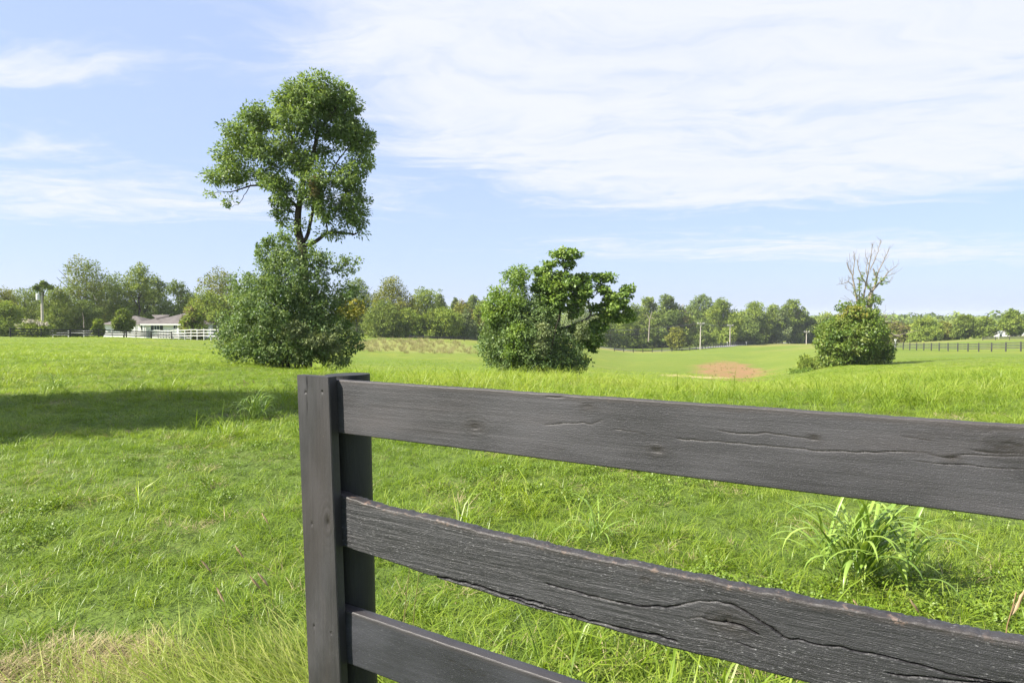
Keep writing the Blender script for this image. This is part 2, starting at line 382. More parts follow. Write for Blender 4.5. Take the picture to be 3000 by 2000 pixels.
# ------------------------------------------------------------------ foliage
def sample_lobes(rng, lobes, n, spacing, shell=0.45):
    """clump centres spread through ellipsoids given as (x,y,z,rx,ry,rz[,weight])"""
    L = np.array([l[:6] for l in lobes], float); w = np.array([(l[6] if len(l) > 6 else 1) for l in lobes]) * (L[:, 3] * L[:, 5] * (L[:, 4] ** .5)) ** .9
    k = rng.choice(len(L), n * 6, p=w / w.sum())
    d = rng.normal(size=(n * 6, 3)); d /= np.linalg.norm(d, axis=1)[:, None]
    r = rng.random(n * 6) ** shell
    C = L[k, :3] + d * r[:, None] * L[k, 3:6]
    keep = []; cell = {}
    for i, c in enumerate(C):
        key = tuple((c // spacing).astype(int)); ok = True
        for a in (-1, 0, 1):
            for b in (-1, 0, 1):
                for e in (-1, 0, 1):
                    for j in cell.get((key[0] + a, key[1] + b, key[2] + e), ()):
                        if np.sum((C[j] - c) ** 2) < spacing * spacing: ok = False; break
                    if not ok: break
                if not ok: break
            if not ok: break
        if ok:
            keep.append(i); cell.setdefault(key, []).append(i)
            if len(keep) >= n: break
    return C[keep], d[keep]
def leaves(rng, C, out, rad, per, L, Wd, flat=0.75, up=0.55, outw=0.5, droop=0.25):
    """leaf quads round the clump centres -> V, F, tint"""
    n = len(C) * per; c = np.repeat(C, per, 0); o = np.repeat(out, per, 0)
    R = np.repeat(rad * (0.6 + 0.8 * rng.random(len(C))), per)
    d = rng.normal(size=(n, 3)); d /= np.linalg.norm(d, axis=1)[:, None]
    rr = rng.random(n) ** 0.5
    p = c + d * (R * rr)[:, None] * np.array([1, 1, flat])
    ax = d * 0.9 + o * outw + rng.normal(size=(n, 3)) * 0.6; ax[:, 2] -= droop; ax /= np.linalg.norm(ax, axis=1)[:, None]
    nr = rng.normal(size=(n, 3)) * 0.55 + o * 0.45 + d * 0.35; nr[:, 2] += up
    nr -= ax * np.sum(nr * ax, 1)[:, None]; nr /= np.linalg.norm(nr, axis=1)[:, None] + 1e-9
    b = np.cross(nr, ax); l = L * (0.65 + 0.7 * rng.random(n))[:, None]; w = Wd * (0.65 + 0.7 * rng.random(n))[:, None]
    v = np.stack([p, p + ax * l * .45 + b * w * .5 + nr * l * .06, p + ax * l - nr * l * .10, p + ax * l * .45 - b * w * .5 + nr * l * .06], 1)
    t = np.clip(0.5 + 0.20 * np.repeat(rng.normal(size=len(C)), per) + 0.17 * rng.normal(size=n), 0, 1)
    return v.reshape(-1, 3), np.arange(n * 4).reshape(n, 4), np.repeat(t, 4)
def grow(rng, skel, C, r0=0.045, wig=0.08, tip=0.006):
    """join each clump centre to the nearest point of the skeleton by a bent twig; skel: list of (pts, radii)"""
    nodes = np.concatenate([p for p, _ in skel]); nr = np.concatenate([r for _, r in skel])
    paths = []
    order = np.argsort(np.min(np.linalg.norm(C[:, None] - nodes[None], axis=2), axis=1))
    nodes = list(nodes); nr = list(nr)
    for i in order:
        A = np.array(nodes); dd = np.linalg.norm(A - C[i], axis=1) + 0.8 * np.maximum(0, A[:, 2] - C[i][2] + .1); j = int(np.argmin(dd))
        a = A[j]; ra = min(nr[j] * 0.6, r0); m = (a + C[i]) / 2 + rng.normal(size=3) * wig * np.linalg.norm(C[i] - a); m[2] += 0.08 * np.linalg.norm(C[i] - a)
        tt = np.linspace(0, 1, 5)[:, None]; P = (1 - tt) ** 2 * a + 2 * tt * (1 - tt) * m + tt ** 2 * C[i]
        R = np.linspace(max(ra, tip * 1.5), tip, 5); paths.append((P, R))
        for q, rq in zip(P[2:], R[2:]): nodes.append(q); nr.append(max(rq, tip * 1.7))
    return paths
def limb(rng, pts, r0, r1, n=14, wig=0.02):
    P = np.array(pts, float); t = np.linspace(0, len(P) - 1, n)
    Q = np.stack([np.interp(t, range(len(P)), P[:, i]) for i in range(3)], 1)
    Q[1:-1] = (Q[:-2] + 2 * Q[1:-1] + Q[2:]) / 4; Q[1:-1] += rng.normal(size=Q[1:-1].shape) * wig
    return Q, np.linspace(r0, r1, n)
def crown_obj(name, VFT, mat, parent):
    V = np.concatenate([x[0] for x in VFT]); off = np.cumsum([0] + [len(x[0]) for x in VFT[:-1]])
    F = np.concatenate([x[1] + o for x, o in zip(VFT, off)]); T = np.concatenate([x[2] for x in VFT])
    o = link(name, mesh_np(name, V, F, {'tint': ('FLOAT', T)}), parent, mat); return o
def tube_obj(name, paths, mat, parent, sides=6):
    V, F = tubes(paths, sides); return link(name, mesh_np(name, V, F, smooth=True), parent, mat)
def local(root): return np.array(root.location)
def lobes_px(root, Y, items):
    """items: (px, py, rx_px, ry_px, dy, ry_m[, weight]) read against the photograph at depth Y -> lobes in the thing's own metres"""
    o = local(root); out = []
    for it in items:
        p = at(it[0], it[1], Y) - o; k = Y / 2000
        out.append((p[0], p[1] + it[4], p[2], it[2] * k, it[5], it[3] * k) + tuple(it[6:7]))
    return out
def limb_px(root, Y, pts): return [at(a, b, Y + c) - local(root) for a, b, c in pts]

# the tall lone tree (photo columns 590-1095)
D1 = 25.0
rng = np.random.default_rng(11)
c2 = lambda x, y: (560 + .3317 * x, 180 + .3317 * y)
def L2(x, y, rx, ry, dy, ryd, w=1): a, b = c2(x, y); return (a, b + 6, rx * .300, ry * .300, dy, ryd * .92, w)
tr = empty('lone_tree', on(898, D1, -0.05)); tag(tr, 'tall lone tree with lopsided rounded crown rising above a big shrub', 'tree')
lob = lobes_px(tr, D1, [L2(1130, 300, 330, 190, 0, 1.3, 1.2), L2(1330, 330, 170, 150, .2, .9), L2(930, 390, 170, 160, -.3, 1.0), L2(1000, 560, 230, 180, -.6, .9), L2(1280, 560, 210, 180, .3, 1.0),
    L2(590, 480, 190, 130, .2, .9), L2(480, 640, 210, 120, -.2, 1.0), L2(360, 800, 150, 110, 0, .8), L2(640, 780, 200, 150, -.5, .9, .8), L2(240, 990, 140, 90, .1, .7), L2(440, 980, 190, 100, -.2, .9, .8),
    L2(720, 1000, 140, 110, -.4, .8, .9), L2(830, 1150, 120, 130, -.5, .6), L2(880, 820, 160, 170, -.2, .9, 1.0), L2(800, 1320, 75, 110, -.2, .4, 1.3), L2(1480, 640, 120, 170, .2, .8), L2(1500, 860, 110, 120, 0, .7),
    L2(1410, 1010, 170, 120, -.4, .9), L2(1150, 1030, 150, 140, -.6, .7, 1), L2(1130, 1170, 190, 110, -.5, .7, .8), L2(1400, 1200, 170, 130, 0, .9), L2(1430, 1350, 150, 110, .1, .8), L2(1200, 1300, 170, 120, -.4, .7, 1.0),
    L2(1480, 1470, 70, 50, .1, .4, .8), L2(1250, 1500, 130, 60, -.2, .4, 1.0), L2(180, 1160, 40, 30, 0, .3, 2), L2(330, 1220, 45, 22, 0, .2, 3), L2(330, 1280, 40, 12, 0, .2, 3), L2(1130, 760, 130, 130, .3, .7, .8), L2(1000, 900, 140, 120, -.5, .5, .5), L2(880, 1230, 90, 130, -.4, .3, .7), L2(960, 1440, 90, 80, -.3, .3, .6)])
C, O = sample_lobes(rng, lob, 740, 0.175, .5)
sk = [limb(rng, [(0, 0, -.1)] + limb_px(tr, D1, [(892, 900, 0), (889, 760, 0), (884, 715, 0), (870, 675, 0), (872, 640, 0), (877, 590, 0), (893, 505, 0), (920, 452, 0), (932, 370, 0), (930, 300, .1), (945, 250, .1)]), .20, .025, 26, .012),
      limb(rng, limb_px(tr, D1, [(874, 610, 0), (835, 572, -.2), (790, 548, -.2), (735, 541, 0), (690, 565, 0), (640, 560, 0)]), .085, .012, 14),
      limb(rng, limb_px(tr, D1, [(735, 541, 0), (715, 575, 0), (695, 600, 0), (672, 606, 0)]), .02, .006, 10),
      limb(rng, limb_px(tr, D1, [(886, 716, 0), (906, 672, .1), (915, 620, .1), (935, 560, 0), (968, 515, 0), (1000, 450, .1), (1050, 400, .1)]), .10, .015, 16),
      limb(rng, limb_px(tr, D1, [(889, 722, 0), (925, 708, 0), (945, 692, 0), (962, 680, 0), (1000, 681, 0), (1038, 687, 0)]), .10, .055, 14, .008),
      limb(rng, limb_px(tr, D1, [(958, 682, 0), (955, 650, 0), (965, 620, .2), (1010, 590, .2)]), .045, .01, 10),
      limb(rng, limb_px(tr, D1, [(893, 505, 0), (860, 460, .2), (800, 400, .2), (760, 350, .2)]), .07, .012, 12),
      limb(rng, limb_px(tr, D1, [(932, 400, 0), (975, 330, -.2), (1000, 270, 0)]), .045, .01, 10),
      limb(rng, limb_px(tr, D1, [(893, 505, 0), (870, 480, -.4), (850, 400, -.5), (850, 330, -.4)]), .05, .01, 10)]
tw = grow(rng, sk, C, .032, .12)
tube_obj('trunk', sk[:1], M_bark, tr, 10); tube_obj('branches', [(p, q * .8) for p, q in sk[1:]] + tw, M_bark, tr, 6)
crown_obj('crown', [leaves(rng, C, O, .25, 66, .115, .058, .8)], M_ltree, tr)
vb = sample_lobes(rng, lobes_px(tr, D1, [L2(1145, 1110, 22, 60, -.9, .2), L2(1160, 1180, 20, 40, -.9, .2)]), 14, .1)
crown_obj('foliage', [leaves(rng, vb[0], vb[1], .10, 40, .09, .04)], FAR['rose'], tr)['label'] = 'brown withered leaf bunch'

# the big shrub round its foot
rng = np.random.default_rng(5)
def L3(x, y, rx, ry, dy, ryd, w=1): return (560 + .3061 * x, 640 + .3061 * y, rx * .3061, ry * .3061, dy, ryd, w)
sh = empty('shrub', on(850, D1 - .9, -0.05)); tag(sh, 'large glossy dark green shrub swallowing the foot of the tall lone tree', 'shrub')
Ds = D1 - .9
lob = lobes_px(sh, Ds, [L3(850, 950, 430, 430, 0, 1.9), L3(980, 640, 330, 330, .1, 1.4), L3(740, 400, 130, 210, .2, .6), L3(690, 300, 60, 110, .2, .4, 1.2), L3(870, 270, 70, 120, .1, .4, 1.2), L3(990, 330, 90, 120, 0, .5),
    L3(1160, 430, 130, 150, .2, .7), L3(1330, 420, 120, 90, .2, .5, .9), L3(1500, 400, 85, 35, .2, .3, 1.3), L3(1470, 500, 90, 60, .3, .4), L3(560, 760, 220, 260, .2, 1.1), L3(420, 1040, 170, 180, .2, 1.0), L3(330, 1170, 110, 120, .2, .8),
    L3(1240, 980, 280, 260, .1, 1.4), L3(1440, 760, 150, 170, .4, .8), L3(1500, 1180, 140, 110, .1, .8), L3(1200, 1180, 240, 150, -.6, 1.0), L3(620, 1220, 260, 150, -.2, 1.1), L3(960, 1240, 330, 150, -.5, 1.1), L3(1350, 1330, 150, 90, .1, .8), L3(460, 1310, 130, 60, .2, .8)])
C, O = sample_lobes(rng, lob, 1150, .17, .28)
crown_obj('crown', [leaves(rng, C, O, .21, 44, .085, .06, .85)], M_lbush, sh)
vy = sample_lobes(rng, lobes_px(sh, Ds, [L3(1530, 880, 120, 90, -.2, .5), L3(1620, 830, 60, 60, 0, .3)]), 24, .16)
crown_obj('foliage', [leaves(rng, vy[0], vy[1], .17, 30, .10, .06)], M_lyellow, sh)['label'] = 'patch of yellowing leaves'
vl = sample_lobes(rng, lobes_px(sh, Ds, [L3(1290, 1150, 170, 60, -1.2, .5), L3(1370, 1210, 120, 50, -.9, .4), L3(1110, 1060, 110, 70, -1.3, .3)]), 90, .13)
crown_obj('foliage', [leaves(rng, vl[0], vl[1], .15, 40, .11, .035, .5, .3, .6, .45)], M_lgray, sh)['label'] = 'drooping grey-green sprays'
vt = sample_lobes(rng, lobes_px(sh, Ds, [L3(740, 200, 20, 50, .2, .2), L3(870, 150, 25, 50, .1, .2), L3(690, 230, 20, 40, .2, .2), L3(620, 300, 25, 50, .2, .2), L3(930, 190, 20, 50, 0, .2), L3(1150, 260, 25, 60, 0, .2)]), 70, .09)
crown_obj('foliage', [leaves(rng, vt[0], vt[1], .08, 14, .075, .05)], M_llight, sh)['label'] = 'light young shoots along the top'
st = [limb(rng, [(dx * .4, dy * .3, 0), (dx, dy, 1.0), (dx * 1.6, dy * 1.3, 2.4)], .035, .01, 8) for dx, dy in rng.normal(size=(9, 2)) * .6]
tube_obj('stems', st + grow(rng, st, C[::5], .015, .1, .004), M_bark, sh, 5)

# second group: ragged maple with a shrub round it
D2 = 35.0
rng = np.random.default_rng(21)
def L5(x, y, rx, ry, dy, ryd, w=1): return (1350 + .2679 * x, 700 + .2679 * y, rx * .2679, ry * .2679, dy, ryd, w)
def P5(x, y, dy=0): return (1350 + .2679 * x, 700 + .2679 * y, dy)
mp = empty('maple_tree', on(1350 + .2679 * 1010, D2, -.05)); tag(mp, 'ragged maple with open layered boughs standing in the middle of the pasture', 'tree')
lob = lobes_px(mp, D2, [L5(1150, 160, 150, 50, 0, .8, 1.2), L5(1170, 260, 80, 50, .1, .5), L5(920, 290, 60, 40, 0, .4, 1.2), L5(1010, 270, 50, 40, 0, .4), L5(880, 360, 80, 50, 0, .5), L5(1000, 400, 110, 60, 0, .7), L5(1130, 390, 70, 50, .1, .5),
    L5(900, 520, 140, 90, -.2, .8), L5(1050, 560, 160, 120, -.1, 1.0), L5(1200, 470, 110, 70, 0, .7), L5(1350, 440, 110, 50, .1, .6), L5(1330, 560, 150, 80, 0, .8), L5(1530, 420, 90, 50, .1, .5, 1.1), L5(1640, 430, 60, 40, .1, .4), L5(1560, 540, 80, 60, .1, .5),
    L5(1640, 620, 90, 60, 0, .6), L5(1820, 570, 80, 60, 0, .5, 1.1), L5(1770, 650, 60, 50, 0, .4), L5(1640, 730, 130, 60, 0, .7), L5(1800, 730, 50, 40, 0, .4), L5(1600, 830, 110, 50, .1, .6), L5(1790, 850, 120, 60, .2, .6), L5(1010, 690, 190, 110, -.3, 1.0, .9), L5(1280, 680, 100, 60, 0, .5), L5(1240, 800, 70, 60, -.3, .4, .8), L5(1480, 760, 90, 50, .3, .5), L5(1300, 980, 120, 60, -.2, .5),
    L5(950, 790, 130, 70, -.6, .7, .9), L5(1480, 960, 130, 70, .3, .7), L5(1400, 1090, 150, 110, .2, .8), L5(1440, 1190, 60, 40, .2, .5)])
C, O = sample_lobes(rng, lob, 560, .20, .5)
sk = [limb(rng, [(0, 0, -.1)] + limb_px(mp, D2, [P5(1020, 1200), P5(1040, 1000), P5(1070, 800), P5(1100, 620), P5(1120, 480), P5(1140, 350), P5(1120, 220)]), .17, .03, 22, .015),
      limb(rng, limb_px(mp, D2, [P5(1060, 1000), P5(1200, 950), P5(1330, 900), P5(1430, 845), P5(1400, 760), P5(1390, 700), P5(1420, 600)]), .12, .03, 16, .01),
      limb(rng, limb_px(mp, D2, [P5(1430, 845), P5(1540, 800), P5(1660, 780), P5(1760, 820)]), .06, .015, 10),
      limb(rng, limb_px(mp, D2, [P5(1420, 650), P5(1540, 560), P5(1560, 450)]), .04, .01, 10),
      limb(rng, limb_px(mp, D2, [P5(1540, 580), P5(1700, 640), P5(1830, 560)]), .035, .01, 10),
      limb(rng, limb_px(mp, D2, [P5(1090, 700), P5(980, 520), P5(920, 320)]), .06, .012, 10),
      limb(rng, limb_px(mp, D2, [P5(1060, 1050), P5(1250, 1080), P5(1400, 1060)]), .05, .015, 8)]
tube_obj('trunk', sk[:1], M_bark, mp, 10); tube_obj('branches', [(p, q * .75) for p, q in sk[1:]] + grow(rng, sk, C, .03, .12), M_greybark, mp, 6)
crown_obj('crown', [leaves(rng, C, O, .23, 40, .15, .11, .4, 1.0, .5, .35)], M_lmaple, mp)

rng = np.random.default_rng(22)
s2 = empty('shrub', on(1560, D2 - .8, -.05)); tag(s2, 'broad mixed green thicket wrapped round the maple in mid pasture', 'shrub'); Ds = D2 - .8
lob = lobes_px(s2, Ds, [L5(750, 1150, 420, 320, 0, 2.0), L5(480, 1000, 240, 220, .1, 1.2), L5(390, 1160, 190, 170, .1, 1.1), L5(640, 860, 200, 200, 0, 1.2), L5(860, 880, 180, 180, -.2, 1.1), L5(900, 1330, 360, 160, -.3, 1.6), L5(1180, 1320, 180, 150, -.2, 1.2), L5(1150, 1180, 170, 110, -.3, .9), L5(480, 1330, 190, 100, 0, 1.1), L5(1320, 1310, 90, 50, 0, .5, .7), L5(800, 660, 80, 100, -.1, .5)])
C, O = sample_lobes(rng, lob, 900, .23, .28)
crown_obj('crown', [leaves(rng, C, O, .27, 40, .11, .075, .85)], M_lbush, s2)
vl = sample_lobes(rng, lobes_px(s2, Ds, [L5(620, 430, 130, 120, .2, .7), L5(640, 310, 60, 40, .2, .3), L5(500, 420, 40, 60, .2, .3), L5(640, 560, 90, 90, .1, .6), L5(450, 600, 150, 60, .2, .6), L5(380, 570, 60, 50, .2, .4), L5(430, 720, 180, 110, 0, .9), L5(580, 720, 140, 120, -.3, .8), L5(360, 850, 110, 90, -.2, .8), L5(620, 1060, 110, 150, -1.2, .7), L5(560, 1200, 90, 80, -1.3, .5)]), 300, .22)
crown_obj('foliage', [leaves(rng, vl[0], vl[1], .24, 36, .12, .07)], M_llight, s2)['label'] = 'light yellow-green boughs on its left side'
vg = sample_lobes(rng, lobes_px(s2, Ds, [L5(890, 1000, 70, 90, -1.6, .4), L5(860, 1150, 70, 120, -1.6, .4), L5(1320, 1000, 70, 90, -.6, .4)]), 60, .17)
crown_obj('foliage', [leaves(rng, vg[0], vg[1], .2, 40, .11, .06)], M_lgray, s2)['label'] = 'pale grey-green sprays in its middle'
st = [limb(rng, [(dx * .4, dy * .3, 0), (dx, dy, 1.2), (dx * 1.6, dy * 1.3, 3.2)], .04, .012, 8) for dx, dy in rng.normal(size=(9, 2)) * .8]
tube_obj('stems', st + grow(rng, st, np.concatenate([C[::6], vl[0][::2]]), .02, .1, .005), M_bark, s2, 5)

# third group: dead tree above a vine-hung shrub
D3 = 60.0
rng = np.random.default_rng(31)
def L7(x, y, rx, ry, dy, ryd, w=1): return (2250 + .2679 * x, 680 + .2679 * y, rx * .245, ry * .255, dy, ryd * .92, w)
def P7(*pts): return [(2250 + .2679 * a, 680 + .2679 * b, 0) for a, b in pts]
dt = empty('dead_tree', on(2250 + .2679 * 1080, D3, -.05)); tag(dt, 'bare dead tree with grey branches sticking up out of a green shrub', 'tree')
tube_obj('trunk', [limb(rng, [(0, 0, -.1)] + limb_px(dt, D3, P7((1090, 1200), (1100, 950), (1100, 850), (1115, 760), (1130, 660))), .30, .20, 12, .02)], M_deadwood, dt, 9)
LI = [([(1060, 900), (990, 790), (965, 740), (945, 610), (930, 480), (905, 430), (862, 335)], .14, .03), ([(930, 470), (938, 380), (948, 330), (935, 210)], .06, .015), ([(942, 600), (885, 540), (830, 558), (750, 577)], .06, .012),
      ([(1000, 780), (1000, 620), (1003, 500)], .07, .04), ([(1060, 900), (1035, 740), (1070, 570), (1090, 450), (1110, 350), (1125, 240), (1140, 120)], .12, .015), ([(1095, 600), (1035, 510), (985, 390), (975, 300)], .09, .02),
      ([(1130, 660), (1110, 610), (1075, 560)], .09, .05), ([(1085, 470), (1070, 380), (1095, 330), (1065, 250)], .05, .015), ([(1115, 410), (1150, 350), (1185, 260), (1215, 170), (1236, 95)], .06, .012), ([(1130, 660), (1165, 590), (1185, 520), (1150, 400)], .14, .04),
      ([(1185, 520), (1200, 440), (1245, 350), (1290, 260), (1320, 180)], .08, .012), ([(1205, 440), (1270, 420)], .03, .01), ([(1245, 350), (1325, 250)], .03, .008), ([(1130, 660), (1200, 570), (1280, 490), (1320, 430), (1410, 370)], .13, .012), ([(1290, 480), (1340, 465), (1390, 455)], .05, .01),
      ([(1260, 510), (1300, 550), (1340, 550)], .03, .01), ([(935, 500), (870, 500)], .025, .01), ([(940, 510), (990, 515)], .025, .01), ([(965, 720), (900, 640), (840, 610)], .03, .01), ([(930, 770), (830, 690)], .025, .008), ([(940, 760), (790, 720)], .025, .008), ([(905, 430), (915, 350)], .03, .01), ([(1110, 350), (1065, 330)], .03, .01), ([(900, 400), (890, 230)], .03, .008), ([(1180, 300), (1160, 200)], .02, .006)]
for pts, a, b in list(LI):
    for q0, q1 in zip(pts[1:-1], pts[2:]):
        for _ in range(4):
            f = rng.random(); x0 = q0[0] + (q1[0] - q0[0]) * f; y0 = q0[1] + (q1[1] - q0[1]) * f
            if y0 < 640: dx = rng.normal() * 34; LI.append(([(x0, y0), (x0 + dx * .6, y0 - 25 - 15 * rng.random()), (x0 + dx, y0 - 50 - 35 * rng.random())], .018, .007))
for pts, a, b in LI: tube_obj('branch', [limb(rng, limb_px(dt, D3, P7(*pts)), a * .75, b * 1.25, 12, .02)], M_deadwood, dt, 6)
dlob = lobes_px(dt, D3, [L7(1120, 740, 110, 50, -.2, .8, 1.3), L7(1010, 740, 50, 60, -.2, .5), L7(1215, 750, 40, 35, 0, .4), L7(1170, 800, 20, 60, 0, .3), L7(950, 660, 20, 60, -.1, .3), L7(1000, 600, 16, 110, -.1, .25), L7(1170, 500, 20, 70, -.1, .25), L7(1250, 530, 40, 40, -.1, .3), L7(1030, 470, 16, 60, -.1, .25), L7(1095, 580, 18, 50, -.1, .25)])
C, O = sample_lobes(rng, dlob, 130, .28, .4); crown_obj('vine', [leaves(rng, C, O, .15, 22, .14, .09)], M_lvine, dt)
s3 = empty('shrub', on(2250 + .2679 * 940, D3 - 1.2, -.05)); tag(s3, 'dense bright green shrub under the bare dead tree', 'shrub'); Ds = D3 - 1.2
lob = lobes_px(s3, Ds, [L7(850, 1180, 330, 260, 0, 3.0), L7(1080, 1100, 200, 260, 0, 2.4), L7(800, 1040, 130, 110, 0, 1.6), L7(650, 1210, 105, 95, 0, 1.4), L7(980, 900, 150, 130, .2, 1.4), L7(880, 830, 90, 50, .3, .8), L7(1180, 950, 60, 110, .2, .8), L7(1280, 1310, 100, 90, .1, 1.2), L7(700, 1390, 180, 90, 0, 1.8), L7(1050, 1380, 230, 90, -.3, 1.8), L7(1220, 1230, 110, 90, 0, 1.2)])
C, O = sample_lobes(rng, lob, 620, .36, .28); crown_obj('crown', [leaves(rng, C, O, .42, 42, .20, .13, .7, .8)], M_lvine, s3)
vr = sample_lobes(rng, lobes_px(s3, Ds, [L7(890, 860, 90, 60, -.5, .6), L7(940, 920, 60, 50, -1, .6), L7(760, 930, 60, 40, -.5, .6)]), 16, .3); crown_obj('foliage', [leaves(rng, vr[0], vr[1], .3, 34, .17, .1)], M_lyellow, s3)['label'] = 'dull brownish leaf patch near its top'
st = [limb(rng, [(dx * .4, dy * .3, 0), (dx, dy, 1.5), (dx * 1.6, dy * 1.3, 3.5)], .05, .015, 8) for dx, dy in rng.normal(size=(7, 2)) * .9]
tube_obj('stems', st + grow(rng, st, C[::6], .02, .1, .006), M_bark, s3, 5)
fb = empty('fallen_branch', on(2250 + .2679 * 1320, D3 + 1.5)); tag(fb, 'grey twiggy dead bough curving out beside the dead tree', 'branch')
tube_obj('bough', [limb(rng, limb_px(fb, D3 + 1.5, P7((1180, 1060), (1235, 1000), (1290, 985), (1350, 990), (1420, 990), (1510, 950))), .09, .02, 14, .03)], M_deadwood, fb)
tube_obj('twigs', [limb(rng, limb_px(fb, D3 + 1.5, P7(*q)), .03, .006, 8, .03) for q in ([(1290, 985), (1300, 900), (1350, 870)], [(1300, 985), (1340, 930), (1390, 920)], [(1280, 990), (1280, 880), (1290, 790)], [(1350, 985), (1370, 900), (1380, 850)], [(1420, 990), (1470, 1000), (1510, 980)], [(1310, 960), (1270, 900), (1260, 860)])], M_deadwood, fb, 5)
fb = empty('fallen_branch', on(2250 + .2679 * 1370, D3 + 2.5)); tag(fb, 'pale broken branch jutting low from behind the dead tree shrub', 'branch')
tube_obj('bough', [limb(rng, limb_px(fb, D3 + 2.5, P7((1240, 1060), (1310, 1090), (1375, 1120), (1445, 1147))), .13, .07, 10, .03)], M_deadwood, fb)
tube_obj('twigs', [limb(rng, limb_px(fb, D3 + 2.5, P7(*q)), .05, .015, 8, .03) for q in ([(1340, 1100), (1345, 1170)], [(1400, 1130), (1480, 1110), (1640, 1075)])], M_deadwood, fb, 5)

def small_shrub(name, label, px, Y, lobs, n, mat, leaf=.16, spc=.2, seed=1, group=None, per=26):
    r = np.random.default_rng(seed); o = empty(name, on(px, Y, -.05)); tag(o, label, 'shrub', group)
    C, O = sample_lobes(r, [(a, b, c, d, e, f) for a, b, c, d, e, f in lobs], n, spc, .35)
    crown_obj('crown', [leaves(r, C, O, spc * 1.2, per, leaf, leaf * .5)], mat, o)
    st = [limb(r, [(dx * .2, dy * .2, 0), (dx, dy, lobs[0][2])], .03, .008, 6) for dx, dy in r.normal(size=(5, 2)) * .25]
    tube_obj('stems', st, M_bark, o, 5); return o
small_shrub('small_shrub', 'small feathery shrub just beside the dead tree thicket', 2360, 58, [(0, 0, .7, .55, .5, .65), (.1, 0, 1.1, .3, .3, .4), (.5, 0, .5, .5, .4, .45)], 60, FAR['mid'], .15, .2, 41)
small_shrub('small_shrub', 'low weedy clump in the grass before the small feathery shrub', 2330, 56, [(0, 0, .2, .55, .4, .22), (1.0, 0, .25, .5, .4, .22)], 36, M_llight, .14, .2, 42)

# ------------------------------------------------------------------ trees beyond the pasture
def far_tree(name, label, px, Y, top, wpx, mat, seed, base=0.04, leafs=5200, shape='round', group=None, dead=False, zbase=None, leaf=None, sec=None):
    r = np.random.default_rng(seed); o = empty(name, on(px, Y, -.1)); tag(o, label, 'tree', group)
    H = zat(top, Y) - o.location.z; R = wpx * Y / 4000 * (1.15 if Y < 140 else 1.32)
    k = max(0.28, Y / 2000 * 4.6) if leaf is None else leaf
    lob = []
    z0 = H * base
    if shape == 'cone':
        for i in range(9):
            f = i / 8; lob.append((0, 0, z0 + (H - z0) * (f * .95), R * (1.02 - f) + .15, R * (1.02 - f) + .15, (H - z0) * .09 + .1, 1.2))
    else:
        for i in range(18 if shape == 'round' else 24):
            f = (i + .5) / (18 if shape == 'round' else 24); a = r.random() * 6.28
            prof = math.sin(math.pi * min(1, (0.16 + .84 * f) ** (.85 if shape == 'round' else .6))) ** .65
            rr = R * prof * (.35 + .3 * r.random()); q = R * (.38 + .2 * r.random()) * (.6 + .4 * prof)
            lob.append((math.cos(a) * rr, math.sin(a) * rr, z0 + (H - z0) * (.08 + .84 * f), q, q, max(q * .75, (H - z0) * .08)))
        lob.append((r.normal() * R * .12, 0, z0 + (H - z0) * .86, R * .35, R * .35, (H - z0) * .14, 1.3))
    spc = max(.26, R * .125); n = 420 if Y < 200 else 320
    C, O = sample_lobes(r, lob, n, spc, .38)
    cs = H * .5; O = (C - np.array([0, 0, cs])); O /= np.linalg.norm(O, axis=1)[:, None] + 1e-6
    per = max(14, int(leafs * 1.9) // max(1, len(C)))
    mats = [mat] + ([sec] if sec else [])
    if sec:
        m2 = r.random(len(C)) < .3
        crown_obj('crown', [leaves(r, C[~m2], O[~m2], spc * 1.15, per, k, k * .7, .75, .7)], mat, o); crown_obj('foliage', [leaves(r, C[m2], O[m2], spc * 1.15, per, k, k * .7, .75, .7)], sec, o)
    else: crown_obj('crown', [leaves(r, C, O, spc * 1.15, per, k, k * .7, .75, .7)], mat, o)
    sk = [limb(r, [(0, 0, -.3), (r.normal() * .1, 0, H * .35), (r.normal() * .3, 0, H * .8)], max(.10, H * .018), .04, 10, .04)]
    for i in range(4):
        a = r.random() * 6.28; sk.append(limb(r, [(0, 0, H * (.2 + .1 * i)), (math.cos(a) * R * .35, math.sin(a) * R * .35, H * (.4 + .1 * i)), (math.cos(a) * R * .65, math.sin(a) * R * .65, H * (.55 + .1 * i))], H * .008, .03, 7, .03))
    tube_obj('trunk', sk, M_bark, o, 6)
    return o
